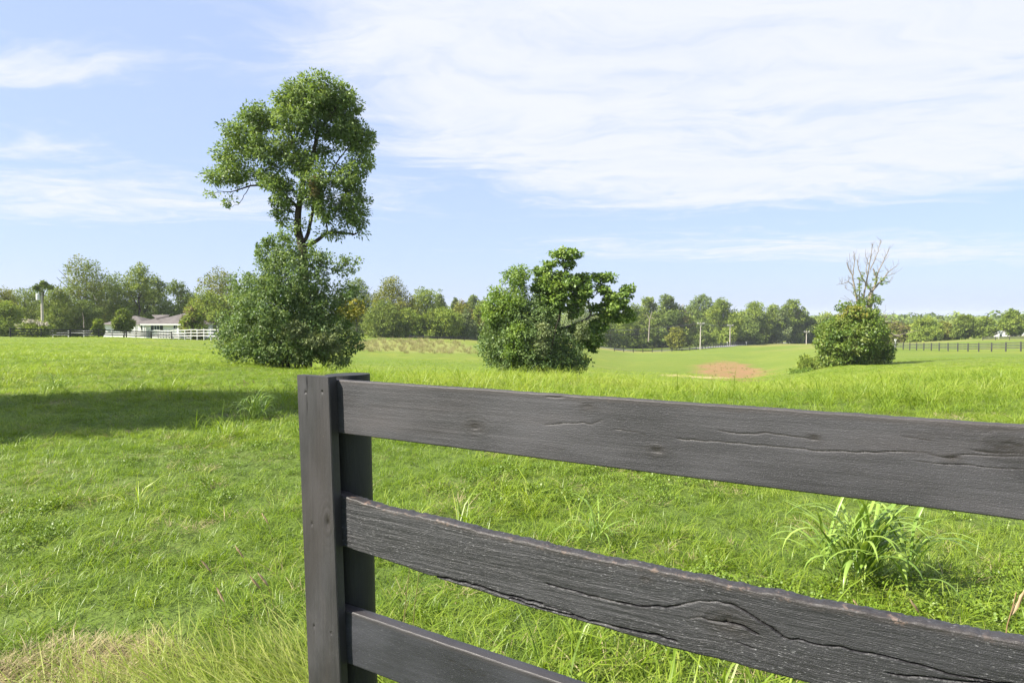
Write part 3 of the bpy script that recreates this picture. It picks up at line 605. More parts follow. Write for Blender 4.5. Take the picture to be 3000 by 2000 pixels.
TREES = [  # label, px, depth, top, width, colour, extras
    ('wide olive tree over the flowering bush at the field edge', 75, 128, 852, 150, 'olive', {}),
    ('low olive tree at the very edge of the view', 5, 120, 842, 110, 'gold', {}),
    ('dark green tree between the utility pole and the big sycamore', 120, 150, 846, 130, 'dark', {}),
    ('tall spreading olive-green sycamore, highest crown near the white house', 252, 128, 757, 185, 'olive', dict(leafs=9000, shape='tall', sec='gold')),
    ('bushy light green tree before the tall sycamore trunk', 175, 118, 842, 110, 'olive', {}),
    ('tall dark tree with ragged top behind the white house', 408, 132, 768, 130, 'mid', dict(leafs=8000, shape='tall', sec='olive')),
    ('dark leaning tree close behind the house chimney side', 452, 145, 810, 90, 'dark', {}),
    ('rounded dark tree rising straight above the house roof ridge', 525, 138, 824, 115, 'dark', dict(leafs=6500)),
    ('wide yellowish tree just beside the big glossy shrub', 645, 118, 798, 170, 'gold', dict(leafs=8000, sec='olive', base=.02)),
    ('mid green tree filling the gap below the yellowish tree', 600, 112, 850, 130, 'mid', dict(base=.0)),
    ('young round tree before the small wing of the house', 362, 97, 909, 50, 'olive', dict(base=.34, leafs=2600)),
    ('slim young tree at the corner of the small wing', 288, 96, 936, 22, 'mid', dict(base=.2, leafs=1200)),
    ('dense round tree hiding the end of the house', 566, 99, 897, 66, 'mid', dict(base=.05, leafs=3500, sec='rose')),
    ('dark grown-up tree on the far side of the sycamore', 330, 150, 800, 120, 'dark', {}),
    ('shaded tree behind the young tree by the house wing', 235, 122, 880, 110, 'dark', dict(base=.0)),
    ('leafy green tree tucked behind the utility pole', 20, 108, 890, 110, 'mid', dict(base=.0)),
    ('dark crown peeping out behind the yellowing shrub leaves', 1045, 172, 815, 110, 'dark', dict(leafs=6000)),
    ('gold-green tree with flat ragged top behind the tan weeds', 1150, 160, 820, 130, 'gold', dict(leafs=8500, shape='tall', base=.03)),
    ('bushy olive tree at the foot of the gold-green tree', 1120, 152, 880, 100, 'olive', dict(base=.0)),
    ('dark shrubby tree at the end of the centre fence', 1195, 152, 905, 80, 'mid', dict(base=.0)),
    ('dark round-topped tree in the centre of the tree line', 1245, 170, 848, 100, 'mid', dict(leafs=6500, base=.03)),
    ('dark pointed pine above the centre tree line', 1290, 195, 853, 55, 'blue', dict(shape='cone', base=.3)),
    ('second small pine tip above the centre tree line', 1333, 200, 865, 36, 'blue', dict(shape='cone', base=.3)),
    ('low leafy tree with dark trunk behind the centre fence', 1305, 154, 905, 95, 'mid', dict(base=.15)),
    ('rounded olive tree between the dark tree and the pine', 1262, 152, 915, 60, 'olive', dict(base=.02)),
    ('rusty tinted tree behind the light pine', 1350, 175, 885, 80, 'gold', dict(sec='rose')),
    ('pale blue-green pine with layered boughs by the centre fence', 1365, 156, 905, 75, 'blue', dict(shape='cone', base=.05, leafs=5500)),
    ('far dark domed tree above the rusty tree', 1387, 260, 864, 55, 'dark', {}),
    ('green tree just beside the thicket round the maple', 1415, 165, 880, 70, 'mid', dict(base=.0)),
    ('olive tree showing at the thicket edge above the fence', 1440, 158, 900, 70, 'mid', dict(base=.0, sec='rose')),
    ('tree hidden mostly by the maple and its thicket', 1500, 190, 880, 120, 'mid', dict(base=.0)),
    ('pale grey-green tree seen through the gap in the maple', 1700, 230, 890, 120, 'blue', dict(base=.0)),
    ('green tree seen past the lowest maple bough', 1790, 240, 905, 120, 'mid', dict(base=.0)),
    ('light green tree just past the outermost maple leaves', 1852, 250, 893, 80, 'olive', dict(base=.0)),
    ('tall green tree left of the pair above the valley fence', 1900, 265, 866, 70, 'mid', dict(leafs=6000, base=.05)),
    ('neat domed tree, second of the pair above the valley fence', 1957, 275, 863, 72, 'dark', dict(leafs=6000, base=.1)),
    ('shorter yellow-green tree below the domed pair', 1930, 248, 912, 80, 'olive', dict(base=.0)),
    ('round light shrub-like tree by the valley fence bend', 1872, 240, 955, 60, 'olive', dict(base=.0)),
    ('olive tree with rosy tint left of the first wooden pole', 1985, 248, 900, 90, 'olive', dict(base=.0, sec='rose')),
    ('small orange-tinged tree standing at the valley fence', 1982, 228, 960, 48, 'gold', dict(base=.15, leafs=3000)),
    ('tall dark feathery tree behind the two wooden poles', 2052, 272, 866, 105, 'dark', dict(leafs=7000)),
    ('tall green tree just beyond the second wooden pole', 2118, 280, 874, 90, 'mid', dict(leafs=7000, base=.0)),
    ('dark tree filling the shade between the two wooden poles', 2085, 262, 915, 90, 'dark', dict(base=.0)),
    ('broad dark tree with layered boughs past the poles', 2205, 285, 884, 95, 'mid', dict(leafs=7000, base=.0)),
    ('lower shaded tree below the broad layered tree', 2180, 275, 935, 90, 'dark', dict(base=.0)),
    ('mid green tree joining the layered tree and the end tree', 2260, 292, 893, 75, 'mid', dict(base=.0)),
    ('tall end tree of the valley row, rounded crown', 2318, 296, 879, 88, 'mid', dict(leafs=7500, base=.03, sec='olive')),
    ('dark tree in the shade behind the farthest wooden pole', 2360, 320, 925, 60, 'dark', dict(base=.0)),
    ('pale thin-leaved tree beside the end tree of the row', 2292, 286, 910, 40, 'blue', dict(base=.1)),
    ('far rounded tree between the valley row and the dead tree', 2425, 330, 918, 90, 'mid', dict(base=.0)),
    ('yellow-green tree behind the dead tree shrub', 2480, 300, 925, 90, 'olive', dict(base=.0)),
    ('tan and green bush behind the pale broken branch', 2625, 235, 950, 80, 'gold', dict(base=.0, sec='rose')),
    ('round dark tree standing first in the far right meadow', 2712, 222, 934, 82, 'mid', dict(base=.05, leafs=5500)),
    ('yellowish tree between the two round meadow trees', 2765, 232, 945, 50, 'gold', dict(base=.0)),
    ('round meadow tree with short dark trunk', 2828, 226, 926, 66, 'olive', dict(base=.12, leafs=5000)),
    ('greyish tree next to the far white houses', 2882, 250, 934, 56, 'mid', dict(base=.02)),
    ('pointed fresh green tree beside the white barn', 2962, 236, 908, 54, 'mid', dict(base=.08, leafs=5000, shape='tall')),
    ('dark tree at the edge of view above the white barn', 3010, 300, 922, 50, 'dark', {}),
    ('low green tree left of the first meadow tree', 2668, 240, 955, 50, 'olive', dict(base=.0)),
]
for i, (lab, px, Y, top, w, colr, kw) in enumerate(TREES):
    kw = dict(kw); sec = kw.pop('sec', None)
    if 1690 < px < 2140 and Y < 275 and not 1975 < px < 1983.5: Y += 30
    if 2140 <= px < 2330: Y += 22
    nm = 'pine_tree' if kw.get('shape') == 'cone' else 'broadleaf_tree'
    far_tree(nm, lab, px, Y, top, w, FAR[colr], 100 + i, sec=FAR[sec] if sec else None, group='trees beyond the pasture', **kw)

# bare limbs showing in the tree line
def bare(label, px, Y, paths, r0):
    r = np.random.default_rng(int(px)); o = empty('dead_tree', on(px, Y)); tag(o, label, 'tree')
    [tube_obj('branch', [limb(r, limb_px(o, Y, [(a, b, 0) for a, b in q]), r0 * (1 if i == 0 else .6), r0 * .25, 8, .05)], M_deadwood, o, 5) for i, q in enumerate(paths)]
bare('bare pale limbs poking out of the trees above the valley fence', 1905, 247, [[(1900, 1000), (1902, 950), (1905, 930), (1911, 912)], [(1903, 935), (1895, 920)], [(1905, 930), (1918, 934)]], .28)
bare('pale bare trunk of the sycamore near the house wing', 244, 112, [[(246, 960), (243, 930), (242, 915)], [(283, 880), (278, 872), (272, 862)]], .09)

# the flowering bush by the field edge
fbsh = small_shrub('flowering_bush', 'cream flowering bush at the foot of the utility pole', 105, 92, [(-1.0, 0, 1.0, 1.3, 1, .9), (.9, 0, 1.1, 1.4, 1, 1.0), (0, 0, 1.5, 1.2, 1, .8)], 110, FAR['mid'], .3, .3, 43)
r = np.random.default_rng(44); C, O = sample_lobes(r, [(-.3, -.5, 2.2, 1.1, .5, .22), (1.2, -.5, 1.9, .9, .4, .25), (-1.6, -.5, 1.6, .6, .4, .25)], 26, .25)
crown_obj('blossom', [leaves(r, C, O, .26, 26, .16, .14)], M_flower, fbsh)

# off to the side: the shade tree whose shadow lies across the near grass
rng = np.random.default_rng(61)
sd = empty('shade_tree', (-16.6, 7.6, g1(-16.6, 7.6) - .1)); tag(sd, 'big full-crowned tree beyond the view, casting the dark shadow on the near grass', 'tree')
lob = [(0, 0, 8.3, 3.4, 2.9, 1.9), (2.4, 1.0, 8.2, 2.6, 1.6, 1.5), (-2.4, -.4, 8.0, 2.8, 2.9, 1.8), (0, .6, 9.3, 2.0, 1.8, 1.2), (0, -1.2, 7.0, 2.2, 1.6, 1.0)]
C, O = sample_lobes(rng, lob, 1500, .25, .6)
sk = [limb(rng, [(0, 0, 0), (.1, 0, 3.5), (0, 0, 8.5)], .35, .08, 14, .03)] + [limb(rng, [(0, 0, 3.4 + i * .4), (2.2 * math.cos(a), 1.6 * math.sin(a), 6.3 + i * .3)], .12, .03, 8) for i, a in enumerate((0, 1.3, 2.6, 3.9, 5.2))]
tube_obj('trunk', sk[:1], M_bark, sd, 10); tube_obj('branches', sk[1:], M_bark, sd, 6); crown_obj('crown', [leaves(rng, C, O, .45, 46, .2, .13)], M_ltree, sd)

# far woods: one mass of crowns out to the skyline
def far_woods():
    r = np.random.default_rng(77); VV = []
    n = 2600
    Y = 330 * (2600 / 330) ** (r.random(n) ** .8); u = -0.95 + 1.9 * r.random(n); X = u * Y
    ok = ~((u > .42) & (Y < 400)) & ~((u > .6) & (Y < 430)); X = X[ok]; Y = Y[ok]; Z = zg(X, Y)
    h = 9 + 4 * r.random(len(X)) + 4 * vnoise(X * .01, Y * .006, 8); w = h * (.38 + .2 * r.random(len(X)))
    C = np.stack([X, Y, Z + h * .55], 1); per = 110
    d = r.normal(size=(len(X), per, 3)); d /= np.linalg.norm(d, axis=2)[..., None]
    p = C[:, None] + d * np.stack([w, w, h * .5], 1)[:, None] * (.75 + .3 * r.random((len(X), per, 1)))
    p[..., 2] = np.maximum(p[..., 2], Z[:, None])
    p = p.reshape(-1, 3); dd = d.reshape(-1, 3); m = len(p)
    s = np.repeat(np.maximum(w * .24, .7), per)[:, None] * (.7 + .6 * r.random((m, 1)))
    nr = dd + r.normal(size=(m, 3)) * .4; nr /= np.linalg.norm(nr, axis=1)[:, None]
    a = np.cross(nr, r.normal(size=(m, 3))); a /= np.linalg.norm(a, axis=1)[:, None]; b = np.cross(nr, a)
    v = np.stack([p + a * s * .6, p + b * s * .6, p - a * s * .6, p - b * s * .6], 1).reshape(-1, 3)
    t = np.clip(np.repeat(.5 + .25 * r.normal(size=len(X)), per) + .15 * r.normal(size=m), 0, 1)
    o = link('far_woods', mesh_np('far_woods', v, np.arange(m * 4).reshape(m, 4), {'tint': ('FLOAT', np.repeat(t, 4))}), None, FAR['dark'])
    tag(o, 'distant rolling woods fading along the skyline', 'woods', kind='stuff')
far_woods()

# ------------------------------------------------------------------ distant fences, poles, houses
def rail_fence(name, label, path, step, height, nrails, mat, rail_h=.14, post=.12, seed=1, lift=0.0):
    r = random.Random(seed); P = np.array(path, float); seg = np.linalg.norm(np.diff(P, axis=0), axis=1); cum = np.concatenate([[0], np.cumsum(seg)])
    n = max(1, int(cum[-1] / step)); s = np.linspace(0, cum[-1], n + 1)
    X = np.interp(s, cum, P[:, 0]); Y = np.interp(s, cum, P[:, 1]); Z = zg(X, Y) + lift
    root = empty(name, (X[0], Y[0], Z[0])); tag(root, label, 'fence'); o = np.array([X[0], Y[0], Z[0]])
    pm = MB().box(-post / 2, post / 2, -post / 2, post / 2, -.3, height + .06).mesh('post'); pm.materials.append(mat)
    rm = MB().box(0, 1, -.018, .018, -rail_h / 2, rail_h / 2).mesh('rail'); rm.materials.append(mat)
    for i in range(n + 1):
        b = link('post', pm, root); b.location = (X[i] - o[0], Y[i] - o[1], Z[i] - o[2]); b.rotation_euler = (r.gauss(0, .015), r.gauss(0, .02), math.atan2(Y[min(i + 1, n)] - Y[max(i - 1, 0)], X[min(i + 1, n)] - X[max(i - 1, 0)]))
    for i in range(n):
        a = np.array([X[i], Y[i], Z[i]]); b = np.array([X[i + 1], Y[i + 1], Z[i + 1]]); d = b - a; L = np.linalg.norm(d); yaw = math.atan2(d[1], d[0]); side = np.array([math.sin(yaw), -math.cos(yaw), 0]) * (post / 2 + .02)
        for k in range(nrails):
            q = link('rail', rm, root); z = height - rail_h / 2 - .02 - k * (height - .25) / nrails * 1.0 + r.gauss(0, .012)
            q.location = a - o + side + np.array([0, 0, z]); q.scale = (L, 1, 1); q.rotation_euler = (0, -math.asin(d[2] / L), yaw)
    return root
rail_fence('black_fence', 'black plank fence along the far field edge before the white house', [gp(30, 76), gp(160, 79), gp(420, 84), gp(560, 90)], 2.6, 1.0, 3, M_black, .13, .13, 2)
rail_fence('white_fence', 'white rail fence between the field and the white house', [gp(110, 103), gp(300, 102), gp(460, 98), gp(500, 88), gp(640, 74)], 2.4, 1.25, 3, M_oldwhite, .075, .11, 3)
rail_fence('black_fence', 'thin black fence under the centre tree line behind the tan weeds', [gp(1200, 140), gp(1300, 141), gp(1400, 143), gp(1520, 150)], 2.6, .8, 3, M_black, .12, .12, 4)
rail_fence('black_fence', 'black fence along the valley road past the maple', [gp(1800, 212), gp(1840, 214), gp(1930, 218), gp(2010, 220), gp(2060, 226), gp(2110, 246), gp(2160, 272), gp(2260, 320)], 3.4, 1.35, 3, M_black, .17, .17, 5)
rail_fence('black_fence', 'black four-rail fence crossing the meadow behind the dead tree', [gp(2560, 128), gp(2640, 119), gp(2760, 105), gp(2880, 95), gp(3000, 88), gp(3250, 76)], 2.4, 1.2, 4, M_greyblack, .10, .12, 6)
rail_fence('black_fence', 'low black fence far off before the gravel drive', [gp(2880, 190), gp(2940, 185), gp(3060, 178), gp(3200, 172)], 3.0, 1.0, 3, M_black, .15, .13, 7)

def utility_pole(label, px, Y, top, arm=True, trans=False, lean=0.0, seed=1):
    o = empty('utility_pole', on(px, Y, -.2)); tag(o, label, 'utility pole', 'utility poles'); H = zat(top, Y) - o.location.z; o.rotation_euler = (0, lean, 0.15)
    V, F = tubes([(np.array([[0, 0, -.3], [0, 0, H * .5], [0, 0, H]]), np.array([.19, .165, .14]))], 10); link('pole', mesh_np('pole', V, F, smooth=True), o, M_pole)
    if arm:
        MB().box(-1.25, 1.25, -.20, -.09, H - .55, H - .35).build('crossarm', M_pole, o)
        for x in (-1.15, -.75, .75, 1.15): MB().lathe([(.03, H - .36), (.08, H - .3), (.05, H - .2), (.08, H - .14), (.03, H - .05)], 8, (x, -.14)).build('insulator', M_white, o)
        MB().bar((-.7, -.16, H - .5), (0, -.12, H - 1.1), .04, .05).bar((.7, -.16, H - .5), (0, -.12, H - 1.1), .04, .05).build('brace', M_galv, o)
    if trans: MB().lathe([(.05, H - 1.75), (.24, H - 1.7), (.26, H - 1.0), (.22, H - .9), (.05, H - .85)], 14, (-.42, -.1)).build('transformer', M_galv, o)
    return o, H
lp, LH = utility_pole('pale utility pole with a grey transformer, standing by the flowering bush', 125, 93, 842, False, True)
p1, H1 = utility_pole('wooden utility pole with crossarm at the valley fence, first of the pair', 2052, 224, 944, lean=.01)
p2, H2 = utility_pole('wooden utility pole with crossarm just past the first, second of the pair', 2139, 268, 950)
p3, H3 = utility_pole('small far wooden pole before the shaded trees near the road bend', 2363, 283, 969)
r = np.random.default_rng(9); vn = empty('vine_clump', np.array(lp.location) + np.array([0, 0, LH - .6])); tag(vn, 'dark vine clump crowning the top of the pale utility pole', 'vine')
C, O = sample_lobes(r, [(.25, 0, .95, .5, .4, .42), (-.7, 0, .5, .38, .3, .3), (1.05, 0, .65, .42, .3, .22), (-.35, 0, .85, .3, .25, .2), (.05, 0, .05, .14, .14, .45)], 44, .16); crown_obj('foliage', [leaves(r, C, O, .17, 26, .26, .16)], FAR['dark'], vn)
tube_obj('stems', [limb(r, [(.1, 0, -1.5), (.2, 0, -.3), (.1 + x, 0, .9)], .05, .015, 8) for x in (-.7, 0, .7)], M_bark, vn, 5)
def wire(label, a, b, sag, rad=.022, group='power lines'):
    a = np.array(a, float); b = np.array(b, float); t = np.linspace(0, 1, 22)[:, None]; P = a * (1 - t) + b * t; P[:, 2] -= sag * 4 * (t * (1 - t))[:, 0]
    V, F = tubes([(P, np.full(22, rad))], 4); o = link('power_line', mesh_np('power_line', V, F), None, M_wire); tag(o, label, 'wire', group)
A1 = np.array(p1.location); A2 = np.array(p2.location); A3 = np.array(p3.location)
far_left = at(1560, 958, 190)
for k, (dx, lab) in enumerate(((-1.1, 'left end'), (0, 'middle'), (1.1, 'right end'))):
    wire(f'thin overhead wire from the {lab} of the first pole crossarm toward the maple', A1 + [dx, -.1, H1 - .15], far_left + [dx, 0, 0], 1.6)
    wire(f'thin overhead wire between the {lab}s of the two wooden pole crossarms', A1 + [dx, -.1, H1 - .15], A2 + [dx, -.1, H2 - .15], .6)
wire('lower cable running left from the first wooden pole', A1 + [0, -.1, H1 - 1.6], far_left + [0, 0, -1.6], 1.4, .03)
gw = A1 + [2.8, -1.5, 0]; gw[2] = g1(gw[0], gw[1]); wire('slanting guy wire of the first wooden pole', A1 + [0, 0, H1 - 1.5], gw, 0, .03, None)
for lab, px, Y, a, b, mt in (('white marker post beside the second wooden pole', 2131, 258, 1.3, .3, M_white), ('small white mailbox post on the brow of the meadow', 2187, 275, 1.2, .35, M_white), ('white post in the meadow behind the dead tree', 2624, 134, 1.3, .22, M_white), ('white post before the far white houses', 2927, 196, 1.3, .25, M_white), ('white post at the end of the valley row', 2390, 335, 1.8, .4, M_white)):
    o = empty('marker_post', on(px, Y)); tag(o, lab, 'post'); MB().box(-.07, .07, -.07, .07, -.2, a).build('post', mt, o); MB().box(-b / 2 - .04, b / 2 + .04, -.12, .12, a, a + .25).build('box', mt, o)

def hip_roof(x0, x1, y0, y1, ze, zr, over=.35):
    m = MB(); x0 -= over; x1 += over; y0 -= over; y1 += over; h = (y1 - y0) / 2; a = (x0 + h * .9, (y0 + y1) / 2, zr); b = (x1 - h * .9, (y0 + y1) / 2, zr)
    c = [(x0, y0, ze), (x1, y0, ze), (x1, y1, ze), (x0, y1, ze)]
    m.quad(c[0], c[1], b, a); m.quad(c[1], c[2], b); m.quad(c[2], c[3], a, b); m.quad(c[3], c[0], a); m.quad(c[3], c[2], c[1], c[0]); return m
def window(root, x, z, w, h, y, shutters=True):
    f = MB().box(x - w / 2 - .08, x + w / 2 + .08, y - .06, y + .02, z - .08, z + h + .08).build('window', M_white, root)
    MB().box(x - w / 2, x + w / 2, y - .075, y - .064, z, z + h).build('pane', M_glass, f)
    MB().box(x - .03, x + .03, y - .09, y - .078, z, z + h).build('mullion', M_white, f)
    if shutters:
        for s in (-1, 1): MB().box(x + s * (w / 2 + .33) - .22, x + s * (w / 2 + .33) + .22, y - .07, y - .002, z - .05, z + h + .05).build('shutter', M_shutter, f)
YH = 106.0; k = YH / 2000
hs = empty('white_house', on(440, YH)); tag(hs, 'white single-storey house with grey hipped roof among trees behind the fences', 'house')
hz = zat(985, YH) - hs.location.z - .3; ox = hs.location.x
hx = lambda px: (px - 1500) * k - ox
he = zat(949, YH) - hs.location.z; hr = zat(917, YH) - hs.location.z
MB().box(hx(425), hx(590), 0, 9, hz, he).build('wall', M_white, hs)
rf = hip_roof(hx(425), hx(590), 0, 9, he, hr, .45).build('roof', M_roof, hs)
MB().box(hx(425) - .5, hx(590) + .5, -.5, -.46, he - .18, he + .02).build('fascia', M_white, rf)
wz0 = MB().box(hx(388), hx(425), 1.6, 8, hz, he - .05).build('wall', M_white, hs)
hip_roof(hx(392), hx(470), .2, 8.2, he - .03, zat(922, YH) - hs.location.z, .4).build('roof', M_roof, hs)
MB().box(hx(268), hx(392), 3, 10, hz, zat(951, YH) - hs.location.z).build('wall', M_white, hs)
hip_roof(hx(268), hx(392), 3, 10, zat(951, YH) - hs.location.z, zat(925, YH) - hs.location.z, .45).build('roof', M_roof, hs)
window(hs, hx(460), zat(966, YH) - hs.location.z, .75, .65, 0); window(hs, hx(402), zat(968, YH) - hs.location.z, .5, .8, 1.6, False); window(hs, hx(416), zat(968, YH) - hs.location.z, .5, .8, 1.6, False); window(hs, hx(516), zat(962, YH) - hs.location.z, .7, .5, 0, False); window(hs, hx(322), zat(968, YH) - hs.location.z, .7, .7, 3)
for px in (397, 424, 524): MB().box(hx(px) - .12, hx(px) + .12, -.35, -.11, hz, he - .19).build('column', M_white, hs)
YB = 190.0; bh = empty('brick_house', on(1096, YB)); tag(bh, 'sliver of dark brick house with grey gable between shrub and gold-green tree', 'house')
z1 = zat(945, YB) - bh.location.z; z2 = zat(914, YB) - bh.location.z
MB().box(-3, 3, 0, 7, -1, z1).build('wall', M_redbrick, bh)
m = MB(); m.quad((-3.4, -.4, z1), (3.4, -.4, z1), (0, -.4, z2)).quad((3.4, -.4, z1), (3.4, 7.4, z1), (0, 7.4, z2), (0, -.4, z2)).quad((-3.4, 7.4, z1), (-3.4, -.4, z1), (0, -.4, z2), (0, 7.4, z2)).quad((3.4, 7.4, z1), (-3.4, 7.4, z1), (0, 7.4, z2)); m.build('roof', M_roof, bh)
window(bh, 1.3, z1 - 1.6, .9, 1.1, 0, False)
def gable_house(name, label, px, Y, wpx, eave, ridge, mat=M_white, deep=7):
    o = empty(name, on(px, Y)); tag(o, label, 'house'); w = wpx * Y / 4000; a = zat(eave, Y) - o.location.z; b = zat(ridge, Y) - o.location.z
    mw = MB().box(-w, w, 0, deep, -1, a); mw.quad((-w, 0, a), (w, 0, a), (0, 0, b)).quad((w, deep, a), (-w, deep, a), (0, deep, b)); mw.build('wall', mat, o)
    mr = MB(); mr.quad((w + .3, -.35, a - .1), (w + .3, deep + .3, a - .1), (0, deep + .3, b + .12), (0, -.35, b + .12)).quad((-w - .3, deep + .3, a - .1), (-w - .3, -.35, a - .1), (0, -.35, b + .12), (0, deep + .3, b + .12)); mr.build('roof', M_roof, o)
    for x in (-w * .5, w * .45): window(o, x, a - 1.5, .8, 1.0, 0, False)
    MB().box(-.45, .45, -.05, .02, -1, a - .9).build('door', M_shutter, o)
gable_house('white_house', 'small far white house, the one nearer the meadow trees', 2908, 285, 16, 966, 959)
gable_house('white_house', 'narrow far white house with steep gable beside the pointed tree', 2932, 290, 15, 968, 955)
gable_house('white_barn', 'bright white barn cut off at the edge of view', 3003, 262, 52, 972, 955)

# ------------------------------------------------------------------ the black board fence in front
FP = at(990, 1110, 1.81); FQ = at(3000, 1245, 1.0545)
fd = np.array([FQ[0] - FP[0], FQ[1] - FP[1], 0]); fd /= np.linalg.norm(fd); fn = np.array([fd[1], -fd[0], 0]); fn = fn if fn[1] < 0 else -fn
FO = np.array([FP[0], FP[1], 0.0])                       # origin on the rail face
def fst(px, py, off=0.0):
    """photo point -> (s along the fence, height) on the plane 'off' in front of the rail face"""
    d = ray(px, py); o = np.array([0, 0, CAMZ]); k = np.dot(FO + fn * off - o, fn) / np.dot(d, fn); p = o + d * k
    return float(np.dot(p - FO, fd)), float(p[2])
fence = empty('board_fence', FO); tag(fence, 'weathered black board fence in front, with post and plank rails', 'fence')
def fw(s, n, z): return fd * s + fn * n + np.array([0, 0, z])     # fence coordinates -> metres from the fence's foot
def segdist(S, T, pts):
    d = np.full(S.shape, 9.0)
    for (a, b), (c, e) in zip(pts[:-1], pts[1:]):
        vx, vy = c - a, e - b; q = np.clip(((S - a) * vx + (T - b) * vy) / (vx * vx + vy * vy + 1e-12), 0, 1)
        d = np.minimum(d, np.hypot(S - a - q * vx, T - b - q * vy))
    return d
def board(name, s0, s1, top, bot, thick, n0, mat, cracks=(), knots=(), rough_top=0.0, seed=1, ns=330, nt=74, vertical=False, bow=None, holes=()):
    """a plank: front face finely modelled (checks, knots, ragged arris), lofted along s. top(s), bot(s) give its edges."""
    s = np.linspace(s0, s1, ns); tp = top(s).copy(); bt = bot(s).copy()
    tp += (vnoise(s * 17, s * 0, seed) - .5) * rough_top * .7 + (vnoise(s * 47, s * 0 + 3, seed) - .5) * rough_top * .45 + (vnoise(s * 121, s * 0 + 5, seed) - .5) * rough_top * .25
    bt += (vnoise(s * 30, s * 0 + 7, seed) - .5) * rough_top * .4
    f = np.linspace(0, 1, nt); T = bt[:, None] + (tp - bt)[:, None] * f[None]; S = np.repeat(s[:, None], nt, 1)
    N = np.zeros_like(S)
    h = (tp - bt)[:, None]; e = np.minimum(f[None] * h, (1 - f[None]) * h); r = .0022 + rough_top * .18
    N -= np.clip(1 - e / r, 0, 1) ** 2 * r * .8
    a, b = (T, S) if vertical else (S, T)
    N += (vnoise(a * 6, b * 160, seed + 2) - .5) * (.0003 + rough_top * .075) + (vnoise(a * 14, b * 420, seed + 4) - .5) * (.0001 + rough_top * .05) + (vnoise(a * 2, b * 9, seed + 5) - .5) * .003
    KNOT_AND_SHADE = np.zeros_like(S)
    for pts, w, dp in cracks:
        wob = (vnoise(S * 60, S * 0, seed + 9) - .5) * .004
        d = segdist(S, T + wob, pts); KNOT_AND_SHADE = np.maximum(KNOT_AND_SHADE, np.exp(-(d / (w * .42)) ** 2) * 1.3); taper = np.clip((vnoise(S * 18, S * 0 + 2, seed + 6)) * 1.4 + .2, .25, 1)  # crack lines blackened in colour too, painting the shade of the gap
        N -= dp * taper * np.exp(-(d / (w * .50)) ** 2)
    for ks, kt, kr, kd in knots:
        KNOT_AND_SHADE = np.maximum(KNOT_AND_SHADE, np.exp(-(np.hypot((S - ks) / 1.9, T - kt) / (kr * 1.15)) ** 2) * (.45 + .9 * vnoise(S * 120, T * 260, seed + 21)))
        d = np.hypot((S - ks) / 1.9, T - kt) / kr
        N += kd * (np.exp(-(d - 1.0) ** 2 / .18) * .05 - .22 * np.exp(-d ** 2 / .2) * (vnoise(S * 300, T * 300, seed + 15) + .3)) + (.0002 + rough_top * .03) * np.sin(d * 11 + 3 * vnoise(S * 40, T * 90, seed + 16)) * np.exp(-d / 1.6)
    for hs_, ht, hr in holes: N -= .006 * np.exp(-(np.hypot(S - hs_, T - ht) / hr) ** 4)
    nb = bow(s)[:, None] if bow else 0.0
    front = fw_grid(S, n0 + N + nb, T)
    k = 6; q = np.linspace(0, 1, k)[1:]
    def side(edge, sgn):
        base = N[:, -1 if sgn > 0 else 0][:, None]; nn = n0 + base * (1 - q) - thick * q + nb
        tt = np.repeat(edge[:, None], k - 1, 1) + (vnoise(S[:, :1] * 190 + q[None] * 9, q[None] * 30 + S[:, :1] * 0, seed + 11) - .5) * rough_top * .5 - np.where(q > .8, .002, 0)[None] * sgn
        return fw_grid(np.repeat(s[:, None], k - 1, 1), nn, tt)
    topv = side(tp, 1); botv = side(bt, -1)[:, ::-1]
    ring = np.concatenate([front, topv, botv], 1); m = ring.shape[1]
    V = ring.reshape(-1, 3); I = np.arange(ns * m).reshape(ns, m); J = np.roll(I, -1, 1)
    Fq = np.stack([I[:-1], J[:-1], J[1:], I[1:]], -1).reshape(-1, 4)
    caps = [I[0][None, ::-1], I[-1][None]]
    ss = np.concatenate([S, np.repeat(s[:, None], 2 * (k - 1), 1)], 1); ff = np.concatenate([np.repeat(f[None], ns, 0), np.ones((ns, k - 1)), np.zeros((ns, k - 1))], 1)
    hh = np.concatenate([T, np.repeat(tp[:, None], k - 1, 1) + .003 * np.arange(1, k)[None], np.repeat(bt[:, None], k - 1, 1)], 1)
    ed = np.concatenate([np.clip(1 - (1 - f[None]) * h / .022, 0, 1), np.tile(1 - .75 * q, (ns, 1)), np.clip(1 - f[:1] * h, 0, 0) + np.zeros((ns, k - 1))], 1)
    gpv = np.stack([hh, ss, ed], -1) if vertical else np.stack([ss, hh, ed], -1)
    knot_and_shade = np.concatenate([KNOT_AND_SHADE, np.zeros((ns, 2 * (k - 1)))], 1)
    me = mesh_np(name, V, [Fq, *caps], {'gp': ('FLOAT_VECTOR', gpv.reshape(-1, 3)), 'knot_and_shade': ('FLOAT', knot_and_shade.ravel())}, smooth=True); me.set_sharp_from_angle(angle=math.radians(48))
    return link(name, me, fence, mat)
def fw_grid(S, N, Z):
    S, N, Z = np.broadcast_arrays(S, N, Z); return S[..., None] * fd + N[..., None] * fn + Z[..., None] * np.array([0, 0, 1.0])
def edge(pts, off=0.0, deg=1):
    q = np.array([fst(a, b, off) for a, b in pts])
    if deg: c = np.polyfit(q[:, 0], q[:, 1], deg); return lambda s: np.polyval(c, s)
    return lambda s: np.interp(s, q[:, 0], q[:, 1])
K2 = lambda *p: [fst(1500 + .6378 * a, 1100 + .6378 * b) for a, b in p]
K6 = lambda *p: [fst(1000 + .3188 * a, 1300 + .3188 * b) for a, b in p]

